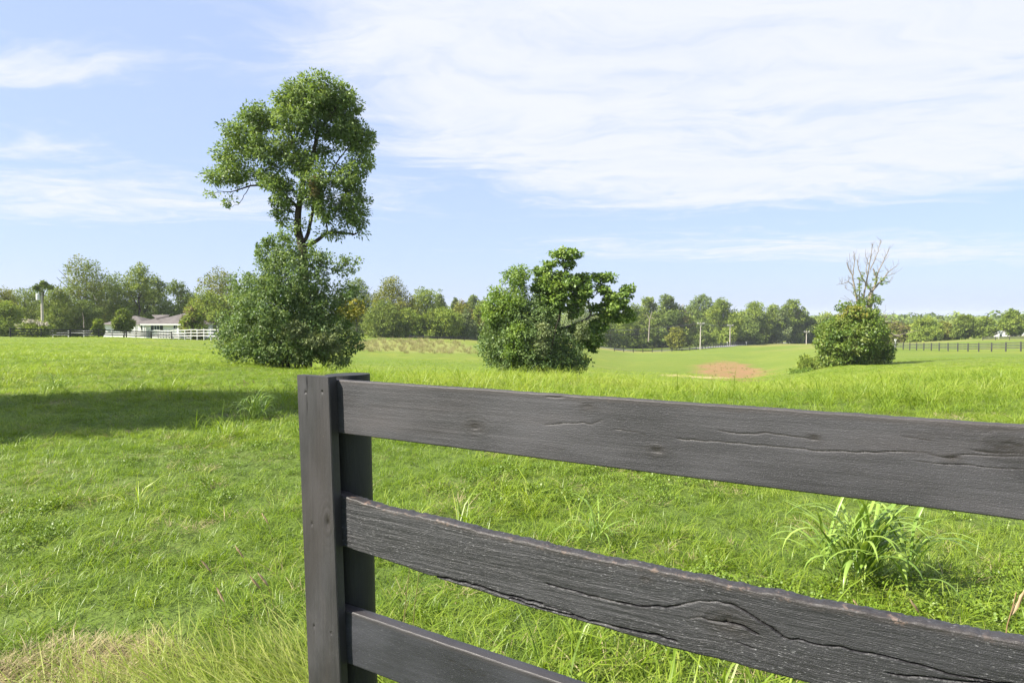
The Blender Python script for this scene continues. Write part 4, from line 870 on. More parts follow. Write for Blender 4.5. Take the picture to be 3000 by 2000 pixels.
def woodpaint(name, base, wear, streak, grain, rough, pink=0.0, brown=0.0, glint=0.0, fibre=1.0):
    m, t, out = newmat(name)
    g = t.node('ShaderNodeAttribute', attribute_name='gp').outputs['Vector']; sp = t.node('ShaderNodeSeparateXYZ'); t.put(sp.inputs[0], g); ed = sp.outputs[2]
    g2 = t.scale(g, (1, 1, 0))
    warp_ = t.node('ShaderNodeTexNoise'); t.put(warp_.inputs['Vector'], g2); warp_.inputs['Scale'].default_value = 5
    gw_ = t.vmath('ADD', g2, t.scale(t.vmath('SUBTRACT', warp_.outputs['Color'], (.5, .5, .5)), (.03, .03, 0)))
    fib = t.noise(t.scale(gw_, (9, 260, 1)), 1.0, 6, .65); fine = t.noise(t.scale(g2, (90, 420, 1)), 1.0, 4, .6); spk = t.noise(t.scale(g2, (420, 560, 1)), 1.0, 3, .6)
    blot = t.noise(t.scale(g2, (4, 11, 1)), 1.0, 6, .6); cloudy = t.noise(t.scale(g2, (1.4, 5, 1)), 1.0, 4, .6)
    c = t.mix(t.map(blot, .3, .7), tuple(x * .62 for x in base), tuple(x * 1.32 for x in base))
    c = t.mix(t.math('MULTIPLY', t.map(fib, .42, .72), grain), c, tuple(min(1, x * 2.1) for x in base))
    c = t.mix(t.math('MULTIPLY', t.map(spk, .58, .74), .45 + wear), c, tuple(min(1, x * 3.0 + .015) for x in base))
    c = t.mix(t.math('MULTIPLY', t.map(t.noise(t.scale(g2, (2.2, 3.4, 1)), 1.0, 7, .7), .56, .70), .5), c, tuple(x * 1.9 + .004 for x in base))
    chip = t.math('MULTIPLY', t.map(t.noise(t.scale(g2, (55, 95, 1)), 1.0, 5, .7), .70, .73), t.map(t.noise(t.scale(g2, (3, 9, 1)), 1.0, 3), .48, .6))
    c = t.mix(t.math('MULTIPLY', chip, .8), c, (.20, .155, .125))
    if brown: c = t.mix(t.math('MULTIPLY', t.map(cloudy, .46, .68), brown), c, (base[0] * 2.1, base[1] * 1.75, base[2] * 1.55))
    if streak: c = t.mix(t.math('MULTIPLY', t.math('MULTIPLY', t.map(fine, .60, .70), t.map(cloudy, .34, .6)), streak), c, (.34, .34, .35))  # light grey grain streaks, with the glints painted into the colour
    if pink:
        we = t.math('MULTIPLY', t.map(ed, .35, .95), t.map(t.noise(t.scale(g2, (38, 60, 1)), 1.0, 7, .75), .54, .62))
        we = t.math('MULTIPLY', we, t.map(t.noise(t.scale(g2, (3.2, 1, 1)), 1.0, 4, .6), .38, .60))
        c = t.mix(t.math('MULTIPLY', we, pink), c, t.mix(t.map(spk, .3, .7), (.36, .25, .19), (.14, .09, .07)))
        c = t.mix(t.math('MULTIPLY', t.map(ed, .3, .9), .45), c, (.040, .032, .028))
    c = t.mix(t.math('MULTIPLY', t.node('ShaderNodeAttribute', attribute_name='knot_and_shade').outputs['Fac'], .75, clamp=True), c, (.013, .010, .008))  # dark knots, plus shade painted into cracks and holes
    hgt = t.math('ADD', t.math('MULTIPLY', fib, fibre), t.math('ADD', t.math('MULTIPLY', fine, .6), t.math('MULTIPLY', spk, .6)))
    rg = t.math('ADD', t.math('MULTIPLY', blot, .25), rough - .12)
    p = principled(t, c, rg, .45, bump(t, hgt, .55 + glint, .0018)); t.l.new(p.outputs[0], out.inputs[0]); return m
M_r1 = woodpaint('faded_black_paint', (0.0315, 0.0307, 0.0342), .55, .10, .10, .58, 0.12, .30, .15, .16)
M_r2 = woodpaint('cracked_black_paint', (0.0194, 0.0194, 0.0216), .30, .80, .55, .45, 1.0, .10, .45)
M_r3 = woodpaint('fresh_black_paint', (0.0250, 0.0257, 0.0310), .15, .25, .15, .50, 0.05, .05, 0, .3)
M_bat = woodpaint('black_painted_batten', (0.0242, 0.0230, 0.0248), .08, .05, .25, .56, 0.0, .3, 0, .5)
M_post = woodpaint('black_painted_post', (0.0140, 0.0150, 0.0141), .05, .0, .3, .6)

SL, SR = -.095, 2.35
t1 = edge([(992, 1111), (1500, 1148), (2250, 1197), (3000, 1246)]); b1 = edge([(1001, 1268), (1500, 1333), (2112, 1412), (2457, 1457), (3000, 1521)])
board('rail', SL, SR, t1, b1, .024, 0, M_r1, seed=3, rough_top=.0016, ns=460, nt=120,
      cracks=[(K2((950, 255), (1050, 270), (1180, 265), (1300, 282), (1400, 290)), .0022, .0019), (K2((760, 290), (1000, 310), (1250, 330), (1450, 345), (1700, 352), (1900, 355), (2010, 380), (2060, 365), (2350, 365)), .0020, .0017), (K2((150, 226), (260, 215), (360, 222), (410, 205)), .0018, .0016),
              (K2((2120, 345), (2200, 352), (2350, 352)), .0030, .0016), (K2((470, 245), (560, 255), (620, 275)), .0016, .0014), (K2((160, 96), (230, 98)), .003, .0019), (K2((1800, 285), (1930, 300)), .0018, .0014), (K2((1850, 395), (2200, 420), (2352, 425)), .0014, .002)],
      knots=[(*fst(1392, 1250), .016, .006), (*fst(1722, 1190), .009, .004), (*fst(1925, 1320), .010, .007), (*fst(2385, 1280), .006, .004), (*fst(2790, 1342), .007, .004), (*fst(2960, 1310), .018, .005)])
q = np.array([fst(a, b) for a, b in ((1008, 1450), (1120, 1486), (1275, 1518), (1658, 1613), (1913, 1664), (2296, 1747), (2679, 1824), (3000, 1881))])
e = np.array([fst(a, b) for a, b in ((1014, 1601), (1175, 1652), (1261, 1681), (1414, 1729), (1599, 1786), (1755, 1829), (1985, 1899), (2138, 1937), (2323, 1988))])
def spl(q):
    def fn_(s):
        L = np.polyfit(q[-4:, 0], q[-4:, 1], 1); y = np.interp(s, q[:, 0], q[:, 1]); y = np.where(s > q[-1, 0], q[-1, 1] + (s - q[-1, 0]) * L[0], y); y = np.where(s < q[0, 0], q[0, 1] + (s - q[0, 0]) * (q[1, 1] - q[0, 1]) / (q[1, 0] - q[0, 0]) * .3, y)
        kk = np.ones(15) / 15; yp = np.concatenate([np.full(7, y[0]), y, np.full(7, y[-1])]); return np.convolve(yp, kk, 'valid')
    return fn_
board('rail', SL, SR, spl(q), spl(e), .034, .002, M_r2, seed=8, rough_top=.0060, ns=640, nt=112,
      cracks=[(K2((170, 950), (300, 985), (450, 1025), (600, 1055), (750, 1058), (800, 1040), (900, 1032), (1000, 1045), (1100, 1100), (1180, 1150), (1250, 1200)), .0024, .009), (K2((880, 1108), (940, 1130), (985, 1130), (1060, 1150), (1130, 1185)), .003, .011), (K2((985, 1130), (990, 1100)), .0025, .008),
              (K2((1250, 1200), (1400, 1230), (1600, 1265), (1800, 1310), (2000, 1370), (2200, 1400)), .0022, .008), (K2((0, 1015), (120, 1055), (250, 1085), (400, 1125), (560, 1165), (700, 1195), (760, 1220)), .0032, .012), (K6((850, 1205), (1000, 1230), (1150, 1260), (1300, 1300), (1450, 1350), (1600, 1390), (1750, 1430), (1860, 1450)), .0034, .014),
              (K2((150, 1045), (260, 1075), (330, 1112)), .002, .007), (K2((1040, 1225), (1110, 1250)), .002, .006), (K2((1730, 1370), (2000, 1400), (2300, 1415)), .0022, .008), (K2((820, 1110), (880, 1110)), .002, .006)],
      knots=[(*K2((1000, 1130))[0], .024, .006), (*K2((620, 930))[0], .007, .002)], bow=lambda s: .006 * np.sin(s * 3.0))
t3 = edge([(1016, 1790), (1260, 1873), (1500, 1968)]); b3 = edge([(1022, 1934), (1183, 2002)])
board('rail', SL, SR, lambda s: t3(s * .0) + (t3(s) - t3(s * .0)) * .55, lambda s: t3(s * .0) + (t3(s) - t3(s * .0)) * .55 - .142, .036, .001, M_r3, seed=13, rough_top=.0016, ns=260, nt=56, cracks=[(K2((-300, 1300), (-100, 1390)), .0012, .001)])
z4 = t3(np.array([0.0]))[0] - .30
board('rail', SL, SR, lambda s: z4 - .012 * s, lambda s: z4 - .142 - .012 * s, .030, .001, M_r3, seed=17, rough_top=.002, ns=120, nt=30)
OFF = .030
bl = np.array([fst(868, 1098, OFF), fst(903, 2000, OFF)]); br = np.array([fst(963, 1102, OFF), fst(997, 2000, OFF)])
def batten(name, a, b, ztop, mat, off=OFF, thick=.0275, seed=23, lean=True, holes=()):
    """vertical face board: s edges a(z), b(z)"""
    nz, nw = 300, 50; z = np.linspace(-.12, ztop, nz); A = a(z); B = b(z); f = np.linspace(0, 1, nw); S = A[:, None] + (B - A)[:, None] * f[None]; Z = np.repeat(z[:, None], nw, 1)
    w = (B - A)[:, None]; e_ = np.minimum(f[None] * w, (1 - f[None]) * w); N = -np.clip(1 - e_ / .0035, 0, 1) ** 2 * .003
    N += (vnoise(Z * 7, S * 170, seed) - .5) * .0008 + (vnoise(Z * 2, S * 10, seed + 1) - .5) * .002
    d = np.hypot((S - fst(960, 1530, off)[0]) / .9, (Z - fst(960, 1530, off)[1]) / 1.9); N -= .005 * np.exp(-(d / .006) ** 2) * (1 if lean else 0); N += .0008 * np.sin(d * 500) * np.exp(-d / .02) * (1 if lean else 0)
    x0 = fst(899, 1102, off)[0]; N -= .0022 * np.exp(-((S - x0) / .0012) ** 2) * np.clip((Z - ztop + .16) / .1, 0, 1) * (1 if lean else 0)
    KB = (np.exp(-(d / .0085) ** 2) + .5 * np.exp(-(d / .02) ** 2) * vnoise(S * 200, Z * 60, seed + 3)) * (1 if lean else 0) + .9 * np.exp(-((S - x0) / .0011) ** 2) * np.clip((Z - ztop + .16) / .1, 0, 1) * (1 if lean else 0)
    for hs_, hz_ in holes: KB = np.maximum(KB, np.exp(-(np.hypot(S - hs_, Z - hz_) / .0035) ** 4)); KB = np.maximum(KB, .35 * np.exp(-((S - hs_) / .003) ** 2) * np.clip(1 - (hz_ - Z) / .07, 0, 1) * (Z < hz_))
    for hs_, hz_ in holes: N -= .004 * np.exp(-(np.hypot(S - hs_, Z - hz_) / .0035) ** 4)
    front = fw_grid(S, off + N, Z); rs = [front]
    bk = fw_grid(np.stack([B, A], 1), np.full((nz, 2), off - thick), np.stack([z, z], 1))
    V = np.concatenate([front, bk], 1); m_ = V.shape[1]; I = np.arange(nz * m_).reshape(nz, m_); J = np.roll(I, -1, 1)
    Fq = np.stack([I[:-1], J[:-1], J[1:], I[1:]], -1).reshape(-1, 4)
    gpv = np.concatenate([np.stack([Z, S, Z * 0], -1), np.stack([np.stack([z, z], 1), np.stack([B + .03, A + .2], 1), np.zeros((nz, 2))], -1)], 1)
    me = mesh_np(name, V.reshape(-1, 3), [Fq, I[0][None, ::-1], I[-1][None]], {'gp': ('FLOAT_VECTOR', gpv.reshape(-1, 3)), 'knot_and_shade': ('FLOAT', np.concatenate([KB, np.zeros((nz, 2))], 1).ravel())})
    o = link(name, me, fence, mat); me.polygons.foreach_set('use_smooth', np.ones(len(me.polygons), bool)); me.set_sharp_from_angle(angle=math.radians(35)); return o
lin = lambda q: (lambda z: q[0, 0] + (z - q[0, 1]) * (q[1, 0] - q[0, 0]) / (q[1, 1] - q[0, 1]))
H1_ = [fst(800 + .5993 * a, 1060 + .5993 * b, OFF) for a, b in ((158, 148), (240, 148), (200, 1290), (283, 1325), (190, 790))]
batten('batten', lin(bl), lin(br), bl[0, 1], M_bat, holes=H1_)
for i, (a, b) in enumerate(H1_):
    n_ = MB().lathe([(.0028, -.001), (.0028, .0), (.002, .0008)], 8).build('nail', plain('nail_head', (.02, .02, .02), .4) if i == 0 else bpy.data.materials['nail_head'], fence)
    n_.location = fw(a, OFF - .0032, b); n_.rotation_euler = Vector(fn).to_track_quat('Z', 'Y').to_euler()
def round_post(sc, r, ztop, slope, seed):
    V, F = tubes([(np.array([fw(sc + slope * (ztop - z), -.026 - r, z) for z in np.linspace(-.15, ztop, 40)]), np.full(40, r))], 28)
    n = len(V); ring = np.arange(28); z = V[:, 2]; an = np.tile(np.arange(28) / 28 * 2 * math.pi * r, 40)
    me = mesh_np('post', V, [F, (n - 28 + ring)[None], ring[None, ::-1]], {'gp': ('FLOAT_VECTOR', np.stack([z, an, z * 0], 1))}, smooth=True); me.set_sharp_from_angle(angle=math.radians(40)); return link('post', me, fence, M_post)
round_post(-.052, .062, t1(np.array([0.0]))[0] + .006, .022, 1)
SE = 2.44
round_post(SE - .02, .064, t1(np.array([SE]))[0], 0, 2)
batten('batten', lambda z: SE - .17 + z * 0, lambda z: SE - .045 + z * 0, t1(np.array([SE]))[0] + .02, M_bat, seed=29, lean=False)

# ------------------------------------------------------------------ grass
def blade_mesh(name, mat, specs, seed):
    """specs: (count, base_radius, length, lenvar, width, bend, lean, kind)"""
    r = np.random.default_rng(seed); V = []; F3 = []; F4 = []; T = []; n0 = 0
    for cnt, rad, L, lv, wd, bend, lean, tt in specs:
        for _ in range(cnt):
            a = r.random() * 6.283; rr = rad * math.sqrt(r.random()); b = np.array([rr * math.cos(a), rr * math.sin(a), -.01])
            az = a + r.normal() * .9 if lean < 1.1 or tt < .7 else r.normal() * .45; l = L * (1 + lv * (r.random() * 2 - 1)); th = abs(r.normal()) * lean + lean * .3 if lean < 1.1 else .85 + .5 * r.random(); w = wd * (.7 + .6 * r.random()); bd = bend * (.5 + r.random())
            h = np.array([math.cos(az), math.sin(az), 0]); side = np.array([-h[1], h[0], 0]); side = side * math.cos(.5) + np.array([0, 0, 1]) * math.sin(.5) * r.choice([-1, 1]) * r.random(); p = b.copy(); k = 4
            t_ = np.clip(tt + .2 * r.normal(), 0, 1)
            for j in range(k):
                ang = th + bd * (j / (k - 1)); d = h * math.sin(ang) + np.array([0, 0, math.cos(ang)])
                if j: p = p + d * l / (k - 1)
                wj = w * (1, .95, .65, 0)[j]
                if j < k - 1: V += [p - side * wj / 2, p + side * wj / 2]; T += [t_, t_]
                else: V.append(p); T.append(t_)
            F4 += [(n0, n0 + 1, n0 + 3, n0 + 2), (n0 + 2, n0 + 3, n0 + 5, n0 + 4)]; F3.append((n0 + 4, n0 + 5, n0 + 6)); n0 += 7
    me = mesh_np(name, np.array(V), [np.array(F4), np.array(F3)], {'tint': ('FLOAT', T)}); me.materials.append(mat); return me
def broad_mesh(name, mat, cnt, rad, size, hgt, seed):
    """low clover-like leaves"""
    r = np.random.default_rng(seed); n = cnt; a = r.random(n) * 6.283; q = rad * np.sqrt(r.random(n)); c = np.stack([q * np.cos(a), q * np.sin(a), hgt * (.4 + .6 * r.random(n))], 1)
    O = np.tile([[0, 0, 1.0]], (n, 1)); v, f, t_ = leaves(r, c, O, .02, 3, size, size * .85, .3, 1.2, 0, .05)
    me = mesh_np(name, v, f, {'tint': ('FLOAT', t_)}); me.materials.append(mat); return me
M_grass = leafmat('grass_blade', G((0.067, 0.131, 0.020), (0.174, 0.266, 0.022), (0.262, 0.341, 0.034), (0.418, 0.437, 0.136)), .42, .42, .45, (1.1, 1.14, .52), True)
M_clover = leafmat('clover_leaf', G((0.087, 0.155, 0.015), (0.147, 0.230, 0.021), (0.217, 0.290, 0.030)), .45, .4, .3, (1.2, 1.15, .5), True)
M_straw = leafmat('straw', G((0.22, 0.19, 0.08), (0.36, 0.30, 0.15), (0.46, 0.40, 0.24)), .5, .4, .25, (1, 1, .8), True)
M_weed = leafmat('tan_weed', G((0.19, 0.20, 0.07), (0.27, 0.25, 0.10), (0.34, 0.30, 0.15)), .6, .3, .25, (1, 1, .8), True)
M_seed = leafmat('seed_head', G((0.26, 0.175, 0.09), (0.40, 0.29, 0.16), (0.52, 0.42, 0.26)), .6, .3, .2, (1, 1, .8), False)
lib = bpy.data.collections.new('grass_tufts')
def tuft(me): o = bpy.data.objects.new(me.name, me); lib.objects.link(o)
# order is alphabetical
for i in range(3): tuft(blade_mesh(f'a{i}_short', M_grass, [(30, .09, .085, .4, .0036, .9, .6, .45), (14, .10, .12, .4, .0042, 1.3, .7, .6), (4, .1, .11, .4, .0038, .4, .9, 1.1)], 10 + i))                       # 0-2
for i in range(3): tuft(blade_mesh(f'b{i}_medium', M_grass, [(18, .09, .15, .4, .0044, 1.4, .5, .45), (18, .10, .10, .4, .0036, .9, .7, .35), (4, .06, .18, .3, .0042, 1.0, .8, 1.05)], 20 + i))    # 3-5
for i in range(2): tuft(blade_mesh(f'c{i}_tall', M_grass, [(16, .06, .32, .35, .0062, 1.6, .22, .5), (16, .08, .15, .4, .0042, 1.0, .35, .35)], 30 + i))                # 6-7
for i in range(2): tuft(broad_mesh(f'd{i}_clover', M_clover, 34, .10, .0145, .055, 40 + i))                                                                             # 8-9
tuft(blade_mesh('e0_straw', M_straw, [(44, .10, .11, .5, .0036, .5, 1.15, .5), (6, .09, .07, .4, .0032, .8, .5, .2)], 50))                                                 # 10
tuft(blade_mesh('f0_far', M_grass, [(60, .20, .13, .4, .009, 1.0, .4, .5)], 60))                                                                                       # 11
tuft(blade_mesh('f1_far', M_grass, [(44, .20, .19, .4, .010, 1.1, .35, .55)], 61))                                                                                     # 12
tuft(blade_mesh('g0_weed', M_weed, [(46, .30, .75, .4, .022, .5, .18, .5)], 70))                                                                                       # 13
tuft(blade_mesh('h0_laid', M_grass, [(26, .08, .30, .35, .0046, .25, 1.12, .72), (6, .08, .10, .4, .004, 1.0, .4, .4)], 80))                                           # 14
def scatter(name, label, P, idx, scl, tint, rot=None, cat='grass'):
    n = len(P); r = np.random.default_rng(n)
    R = np.stack([r.normal(size=n) * .10, r.normal(size=n) * .10, r.random(n) * 6.283], 1) if rot is None else rot
    me = bpy.data.meshes.new(name); me.vertices.add(n); me.vertices.foreach_set('co', np.asarray(P, np.float32).ravel())
    for k, typ, d in (('idx', 'INT', idx), ('scl', 'FLOAT_VECTOR', scl), ('rot', 'FLOAT_VECTOR', R), ('itint', 'FLOAT', tint)):
        a = me.attributes.new(k, typ, 'POINT'); a.data.foreach_set('vector' if typ == 'FLOAT_VECTOR' else 'value', np.asarray(d, np.int32 if typ == 'INT' else np.float32).ravel())
    o = link(name, me); tag(o, label, cat, kind='stuff')
    g = bpy.data.node_groups.new(name, 'GeometryNodeTree'); g.interface.new_socket('Geometry', in_out='INPUT', socket_type='NodeSocketGeometry'); g.interface.new_socket('Geometry', in_out='OUTPUT', socket_type='NodeSocketGeometry')
    gi = g.nodes.new('NodeGroupInput'); go = g.nodes.new('NodeGroupOutput'); ip = g.nodes.new('GeometryNodeInstanceOnPoints'); ci = g.nodes.new('GeometryNodeCollectionInfo')
    ci.inputs['Collection'].default_value = lib; ci.inputs['Separate Children'].default_value = True; ci.inputs['Reset Children'].default_value = True
    def na(nm, typ): q_ = g.nodes.new('GeometryNodeInputNamedAttribute'); q_.data_type = typ; q_.inputs['Name'].default_value = nm; return next(s_ for s_ in q_.outputs if s_.enabled and s_.name == 'Attribute')
    g.links.new(gi.outputs[0], ip.inputs['Points']); g.links.new(ci.outputs[0], ip.inputs['Instance']); ip.inputs['Pick Instance'].default_value = True
    g.links.new(na('idx', 'INT'), ip.inputs['Instance Index']); g.links.new(na('rot', 'FLOAT_VECTOR'), ip.inputs['Rotation']); g.links.new(na('scl', 'FLOAT_VECTOR'), ip.inputs['Scale'])
    g.links.new(ip.outputs[0], go.inputs[0]); o.modifiers.new('tufts', 'NODES').node_group = g
    return o
def ellm(X, Y, x, y, rx, ry, rot):
    c, s_ = math.cos(rot), math.sin(rot); a = (X - x) * c + (Y - y) * s_; b = -(X - x) * s_ + (Y - y) * c; return np.hypot(a / rx, b / ry)
def pasture():
    r = np.random.default_rng(123); PX, PY, LV = [], [], []
    for y0, y1, dens, lev in ((.4, 5, 115, 0), (5, 9, 90, 0), (9, 16, 62, 0), (16, 24, 34, 0), (24, 45, 9, 1), (45, 70, 4.0, 1)):
        m = .93; half1 = m * y1 + 1.6; area = (y1 - y0) * 2 * half1; n = int(area * dens)
        y = y0 + (y1 - y0) * r.random(n); x = (r.random(n) * 2 - 1) * half1; k = np.abs(x) < m * y + 1.6
        PX.append(x[k]); PY.append(y[k]); LV.append(np.full(k.sum(), lev))
    n = 3500; PX.append(r.random(n) * 10 - 5); PY.append(-5 + 5.4 * r.random(n)); LV.append(np.zeros(n))
    X = np.concatenate(PX); Y = np.concatenate(PY); LV = np.concatenate(LV); N = len(X)
    Z = zg(X, Y); n1 = vnoise(X * .55, Y * .55, 21); n2 = vnoise(X * 1.6, Y * 1.6, 22); n3 = vnoise(X * .16, Y * .16, 23)
    u = r.random(N); idx = np.where(u < .45, r.integers(0, 3, N), r.integers(3, 6, N))
    tall = (n1 * .6 + n2 * .4) > .66; idx = np.where(tall & (u > .35), np.where(u > .8, r.integers(6, 8, N), r.integers(3, 6, N)), idx)
    cl = (vnoise(X * .8 + 9, Y * .8, 24) > .52) & (r.random(N) < .30); idx = np.where(cl, r.integers(8, 10, N), idx)
    crest = (Y > 11) & (Y < 24) & (X > -4.5) & (r.random(N) < .24); idx = np.where(crest, r.integers(6, 8, N), idx)
    idx = np.where((r.random(N) < .03 + .09 * (n2 > .62)), 10, idx)
    st_ = ellm(X, Y, *STRAW); idx = np.where((st_ < .8 + .5 * n2) & (r.random(N) < .72), 10, idx)
    lay = (np.hypot((X + 1.0) / .75, (Y - 2.65) / .42) < 1) & (r.random(N) < .6); idx = np.where(lay, r.integers(0, 3, N), idx)
    idx = np.where(LV == 1, r.integers(11, 13, N), idx)
    s = (.75 + .5 * r.random(N)) * (.72 + .65 * n1); s = np.where(LV == 1, s * np.interp(Y, [24, 34, 60], [.95, .6, .5]), s); s = np.where(crest, s * 1.15, s); s = np.where(st_ < 1.1, s * .85, s)
    keep = np.ones(N, bool)
    soil = ellm(X, Y, SOIL[0], SOIL[1], SOIL[2], SOIL[3], SOIL[4]); keep &= ~((soil < 1) & (r.random(N) < .85)); keep &= ellm(X, Y, *WEEDS) > .95
    keep &= ~((np.hypot(X - FO[0], Y - FO[1]) < .09))
    tint = np.clip(.44 + .75 * (n3 - .5) + .45 * (n1 - .5) + .3 * (n2 - .5) + .20 * r.normal(size=N) + np.clip((Y - 10) / 40, 0, .12), 0, 1)
    P = np.stack([X, Y, Z], 1)[keep]; S = np.stack([s, s, s * (.85 + .3 * r.random(N))], 1)[keep]
    scatter('pasture_grass', 'thick green pasture grass with clover and bent blades', P, idx[keep], S, tint[keep])
    return len(P)
pasture()
def weeds_patch():
    r = np.random.default_rng(5); n = 800; X = WEEDS[0] + (r.random(n) * 2 - 1) * 16; Y = WEEDS[1] + (r.random(n) * 2 - 1) * 32
    d = ellm(X, Y, *WEEDS) + (vnoise(X * .2, Y * .2, 4) - .5) * .5; k = d < 1; X, Y = X[k], Y[k]; n = len(X); s = .55 + .5 * r.random(n)
    scatter('tall_weeds', 'swath of tall tan weeds in the pasture beyond the lone tree', np.stack([X, Y, zg(X, Y)], 1), np.full(n, 13), np.stack([s, s, s], 1), np.clip(.5 + .25 * r.normal(size=n), 0, 1), cat='weeds')
    n = 350; X = SOIL[0] + (r.random(n) * 2 - 1) * 16; Y = SOIL[1] + (r.random(n) * 2 - 1) * 38; k = ellm(X, Y, *SOIL) < .95; X, Y = X[k], Y[k]; n = len(X); s = .22 + .2 * r.random(n)
    scatter('russet_weeds', 'low russet weeds on the bare reddish strip in the valley', np.stack([X, Y, zg(X, Y)], 1), np.full(n, 13), np.stack([s, s, s], 1), np.clip(.3 + .2 * r.normal(size=n), 0, 1), cat='weeds')
weeds_patch()
def laid():
    r = np.random.default_rng(6); n = 130; X = -1.0 + .36 * r.normal(size=n); Y = 2.72 + .2 * r.normal(size=n); s = .7 + .4 * r.random(n)
    R = np.stack([r.normal(size=n) * .1, -.02 + r.normal(size=n) * .12, 2.95 + .35 * r.normal(size=n)], 1)
    scatter('flattened_grass', 'long pale grass laid flat beside the fence foot', np.stack([X, Y, zg(X, Y)], 1), np.full(n, 14), np.stack([s, s, s], 1), np.clip(.75 + .25 * r.normal(size=n), 0, 1), R)
laid()
def straw():
    r = np.random.default_rng(7); n = 140; a = r.random(n) * 6.283; q = np.sqrt(r.random(n)); X = STRAW[0] + np.cos(a) * q * STRAW[2]; Y = STRAW[1] + np.sin(a) * q * STRAW[3]; k = vnoise(X * 2.5, Y * 2.5, 31) > .33; X, Y = X[k], Y[k]; n = len(X); s = .6 + .5 * r.random(n)
    scatter('dry_straw', 'dry mown straw lying in the corner patch', np.stack([X, Y, zg(X, Y) + .004], 1), np.full(n, 10), np.stack([s, s, s * .7], 1), np.clip(.55 + .3 * r.normal(size=n), 0, 1))
straw()

M_johnson = leafmat('broad_grass_blade', G((0.113, 0.203, 0.034), (0.209, 0.318, 0.055), (0.312, 0.416, 0.088)), .36, .5, .3, (1.2, 1.15, .5))
def big_clump(label, loc, n, L, wd, spread, seed, heads=0):
    r = np.random.default_rng(seed); root = empty('grass_clump', loc); tag(root, label, 'grass clump', 'tall grass clumps')
    V = []; F = []; T = []; n0 = 0; k = 12
    ns_ = max(5, n // 9); SB = r.normal(size=(ns_, 3)) * L * .12; SB[:, 2] = 0; SH = L * (.08 + .42 * r.random(ns_) ** 1.5); SLn = r.normal(size=(ns_, 2)) * .12
    for i in range(n):
        q_ = i % ns_; hh_ = SH[q_] * r.random(); az = r.random() * 6.283; b = SB[q_] + np.array([SLn[q_][0] * hh_, SLn[q_][1] * hh_, hh_]); h = np.array([math.cos(az), math.sin(az), 0]); sd_ = np.array([-h[1], h[0], 0])
        l = L * (.55 + .55 * r.random()); th = spread * (.05 + 1.1 * r.random()); bd = .7 + 2.1 * r.random(); w = wd * (.7 + .6 * r.random()); p = b; tn = np.clip(.5 + .22 * r.normal(), 0, 1)
        for j in range(k):
            f = j / (k - 1); ang = th + bd * f ** 1.8; d = h * math.sin(ang) + np.array([0, 0, math.cos(ang)]); p = p + d * l / k
            wj = w * (.55 + 1.0 * f) * (1 - f ** 3) if f < .4 else w * (1 - ((f - .4) / .6) ** 2.2); up = np.cross(sd_, d)
            V += [p - sd_ * wj / 2 + up * wj * .16, p, p + sd_ * wj / 2 + up * wj * .16]; T += [tn] * 3
        for j in range(k - 1):
            q0 = n0 + j * 3; F += [(q0, q0 + 1, q0 + 4, q0 + 3), (q0 + 1, q0 + 2, q0 + 5, q0 + 4)]
        n0 += 3 * k
    me = mesh_np('blades', np.array(V), np.array(F), {'tint': ('FLOAT', T)}, smooth=True); o_ = link('foliage', me, root, M_johnson)
    for i in range(heads):
        x, y = r.normal(size=2) * .12; hh = L * (.9 + .25 * r.random()); foxtail_parts(root, np.array([x, y, 0]), hh, r, .05)
    return root
def foxtail_parts(root, p, hgt, r, hl=.07):
    a = 3.0 + r.normal() * .35; tip = p + np.array([math.cos(a) * hgt * .22, math.sin(a) * hgt * .22, hgt]); P, R = limb(r, [p, (p + tip) / 2 + [0, 0, hgt * .08], tip], .0014, .0009, 8, .001); s_ = tube_obj('stalk', [(P, R)], M_straw, root, 4)
    d = np.array([math.cos(a) * .6, math.sin(a) * .3, .8]); q_ = np.array([tip + d * hl * f for f in np.linspace(0, 1, 7)]); V, F = tubes([(q_, np.array([.0015, .0040, .0050, .0050, .0044, .0034, .0008]))], 7); V += r.normal(size=V.shape) * .0011
    link('seed_head', mesh_np('seed_head', V, F, {'tint': ('FLOAT', np.clip(.5 + .3 * r.normal(size=len(V)), 0, 1))}), root, M_seed)
big_clump('broad-bladed arching grass clump seen between the top two rails', on(2545, 3.95), 120, .62, .021, .62, 3)
big_clump('pale tall grass clump at the edge of the tree shadow beside the fence post', on(745, 10.2), 90, .50, .014, .8, 4, 6)
big_clump('tall grass clump in the middle of the shadow on the near field', on(160, 14.2), 50, .5, .014, .8, 5, 2)
big_clump('small arching grass clump behind the second rail near the post', on(1750, 4.6), 36, .40, .010, .9, 6)
r = np.random.default_rng(88)
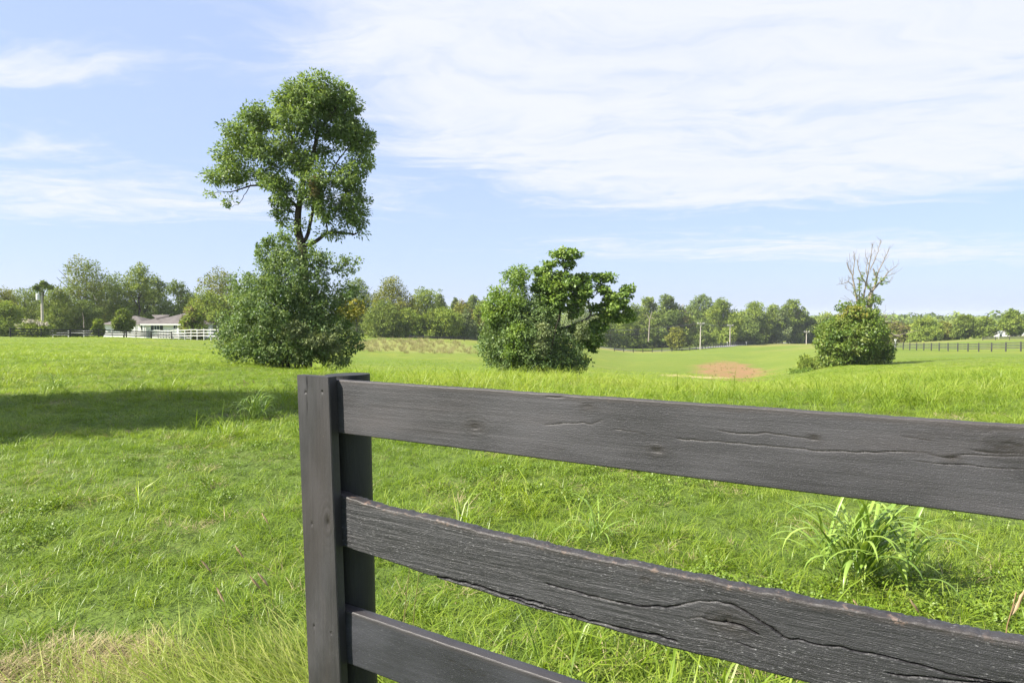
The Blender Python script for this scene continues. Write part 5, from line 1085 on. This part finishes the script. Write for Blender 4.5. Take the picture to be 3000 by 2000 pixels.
for lab, px, py, h in (('brown foxtail head leaning just left of the fence batten, highest one', 808, 1515, .34), ('brown foxtail head in the pair close to the batten, upper', 830, 1690, .36), ('brown foxtail head in the pair close to the batten, lower', 805, 1700, .34), ('brown foxtail head a step left of the pair by the batten', 740, 1625, .34), ('short foxtail head above the flattened grass', 650, 1660, .30), ('russet seed stalk among the grass by the flattened patch', 670, 1755, .28), ('russet seed stalk standing behind the second rail under the broad grass clump', 2750, 1760, .30), ('second russet seed stalk under the broad grass clump', 2590, 1770, .28)):
    d_ = 1.54 / (math.tan(TILT + math.atan((py - 1000) / 2000))) if True else 0
    Y = (1.54 - h * 1.05) / math.tan(TILT + math.atan((py - 1000) / 2000)); o = empty('foxtail_stalk', on(px, Y)); tag(o, lab, 'grass stalk', 'seed stalks in the near grass'); foxtail_parts(o, np.zeros(3), h, r, .075)
for lab, px, Y, h in (('thin dry straw stalk rising just behind the post between lower rails', 1160, 2.6, .62), ('second dry straw stalk beside the one behind the post', 1190, 2.66, .60), ('short dry straw stalk nearest the post', 1150, 2.5, .5)):
    o = empty('dry_stalk', on(px, Y)); tag(o, lab, 'grass stalk', 'dry stalks behind the post'); tube_obj('stalk', [limb(r, [(0, 0, 0), (.015, 0, h * .5), (.05, 0, h)], .0022, .0012, 8, .003)], M_straw, o, 5)
o = empty('weed_stalk', on(2952, 2.55)); tag(o, 'reddish weed stalk with knobbly seed spikes at the right edge between the rails', 'weed'); tube_obj('stalk', [limb(r, [(0, 0, 0), (.01, 0, .3), (.06, 0, .52)], .003, .002, 8, .002)], M_seed, o, 5)
for x, z, l, a in ((.02, .30, .07, -.4), (.045, .43, .12, .5)):
    P_ = np.array([[x + a * l * f, 0, z + l * f] for f in np.linspace(0, 1, 8)]); V, F = tubes([(P_, np.array([.002, .005, .006, .006, .006, .005, .004, .002]))], 6); V += r.normal(size=V.shape) * .0015; link('seed_head', mesh_np('seed_head', V, F, {'tint': ('FLOAT', np.clip(.4 + .3 * r.normal(size=len(V)), 0, 1))}), o, M_seed)

# ------------------------------------------------------------------ air
HAZE = 0.00019
hzm = MB().box(-5600, 5600, -5600, 5600, -30, 36); m = bpy.data.materials.new('haze'); m.use_nodes = True; t = NT(m.node_tree); t.n.clear(); out = t.node('ShaderNodeOutputMaterial'); v = t.node('ShaderNodeVolumePrincipled')
v.inputs['Color'].default_value = (.86, .92, 1, 1); v.inputs['Density'].default_value = HAZE; v.inputs['Anisotropy'].default_value = 0.2; t.l.new(v.outputs[0], out.inputs['Volume'])
o = hzm.build('haze', m); tag(o, 'thin pale summer haze over the valley', 'haze', kind='stuff')
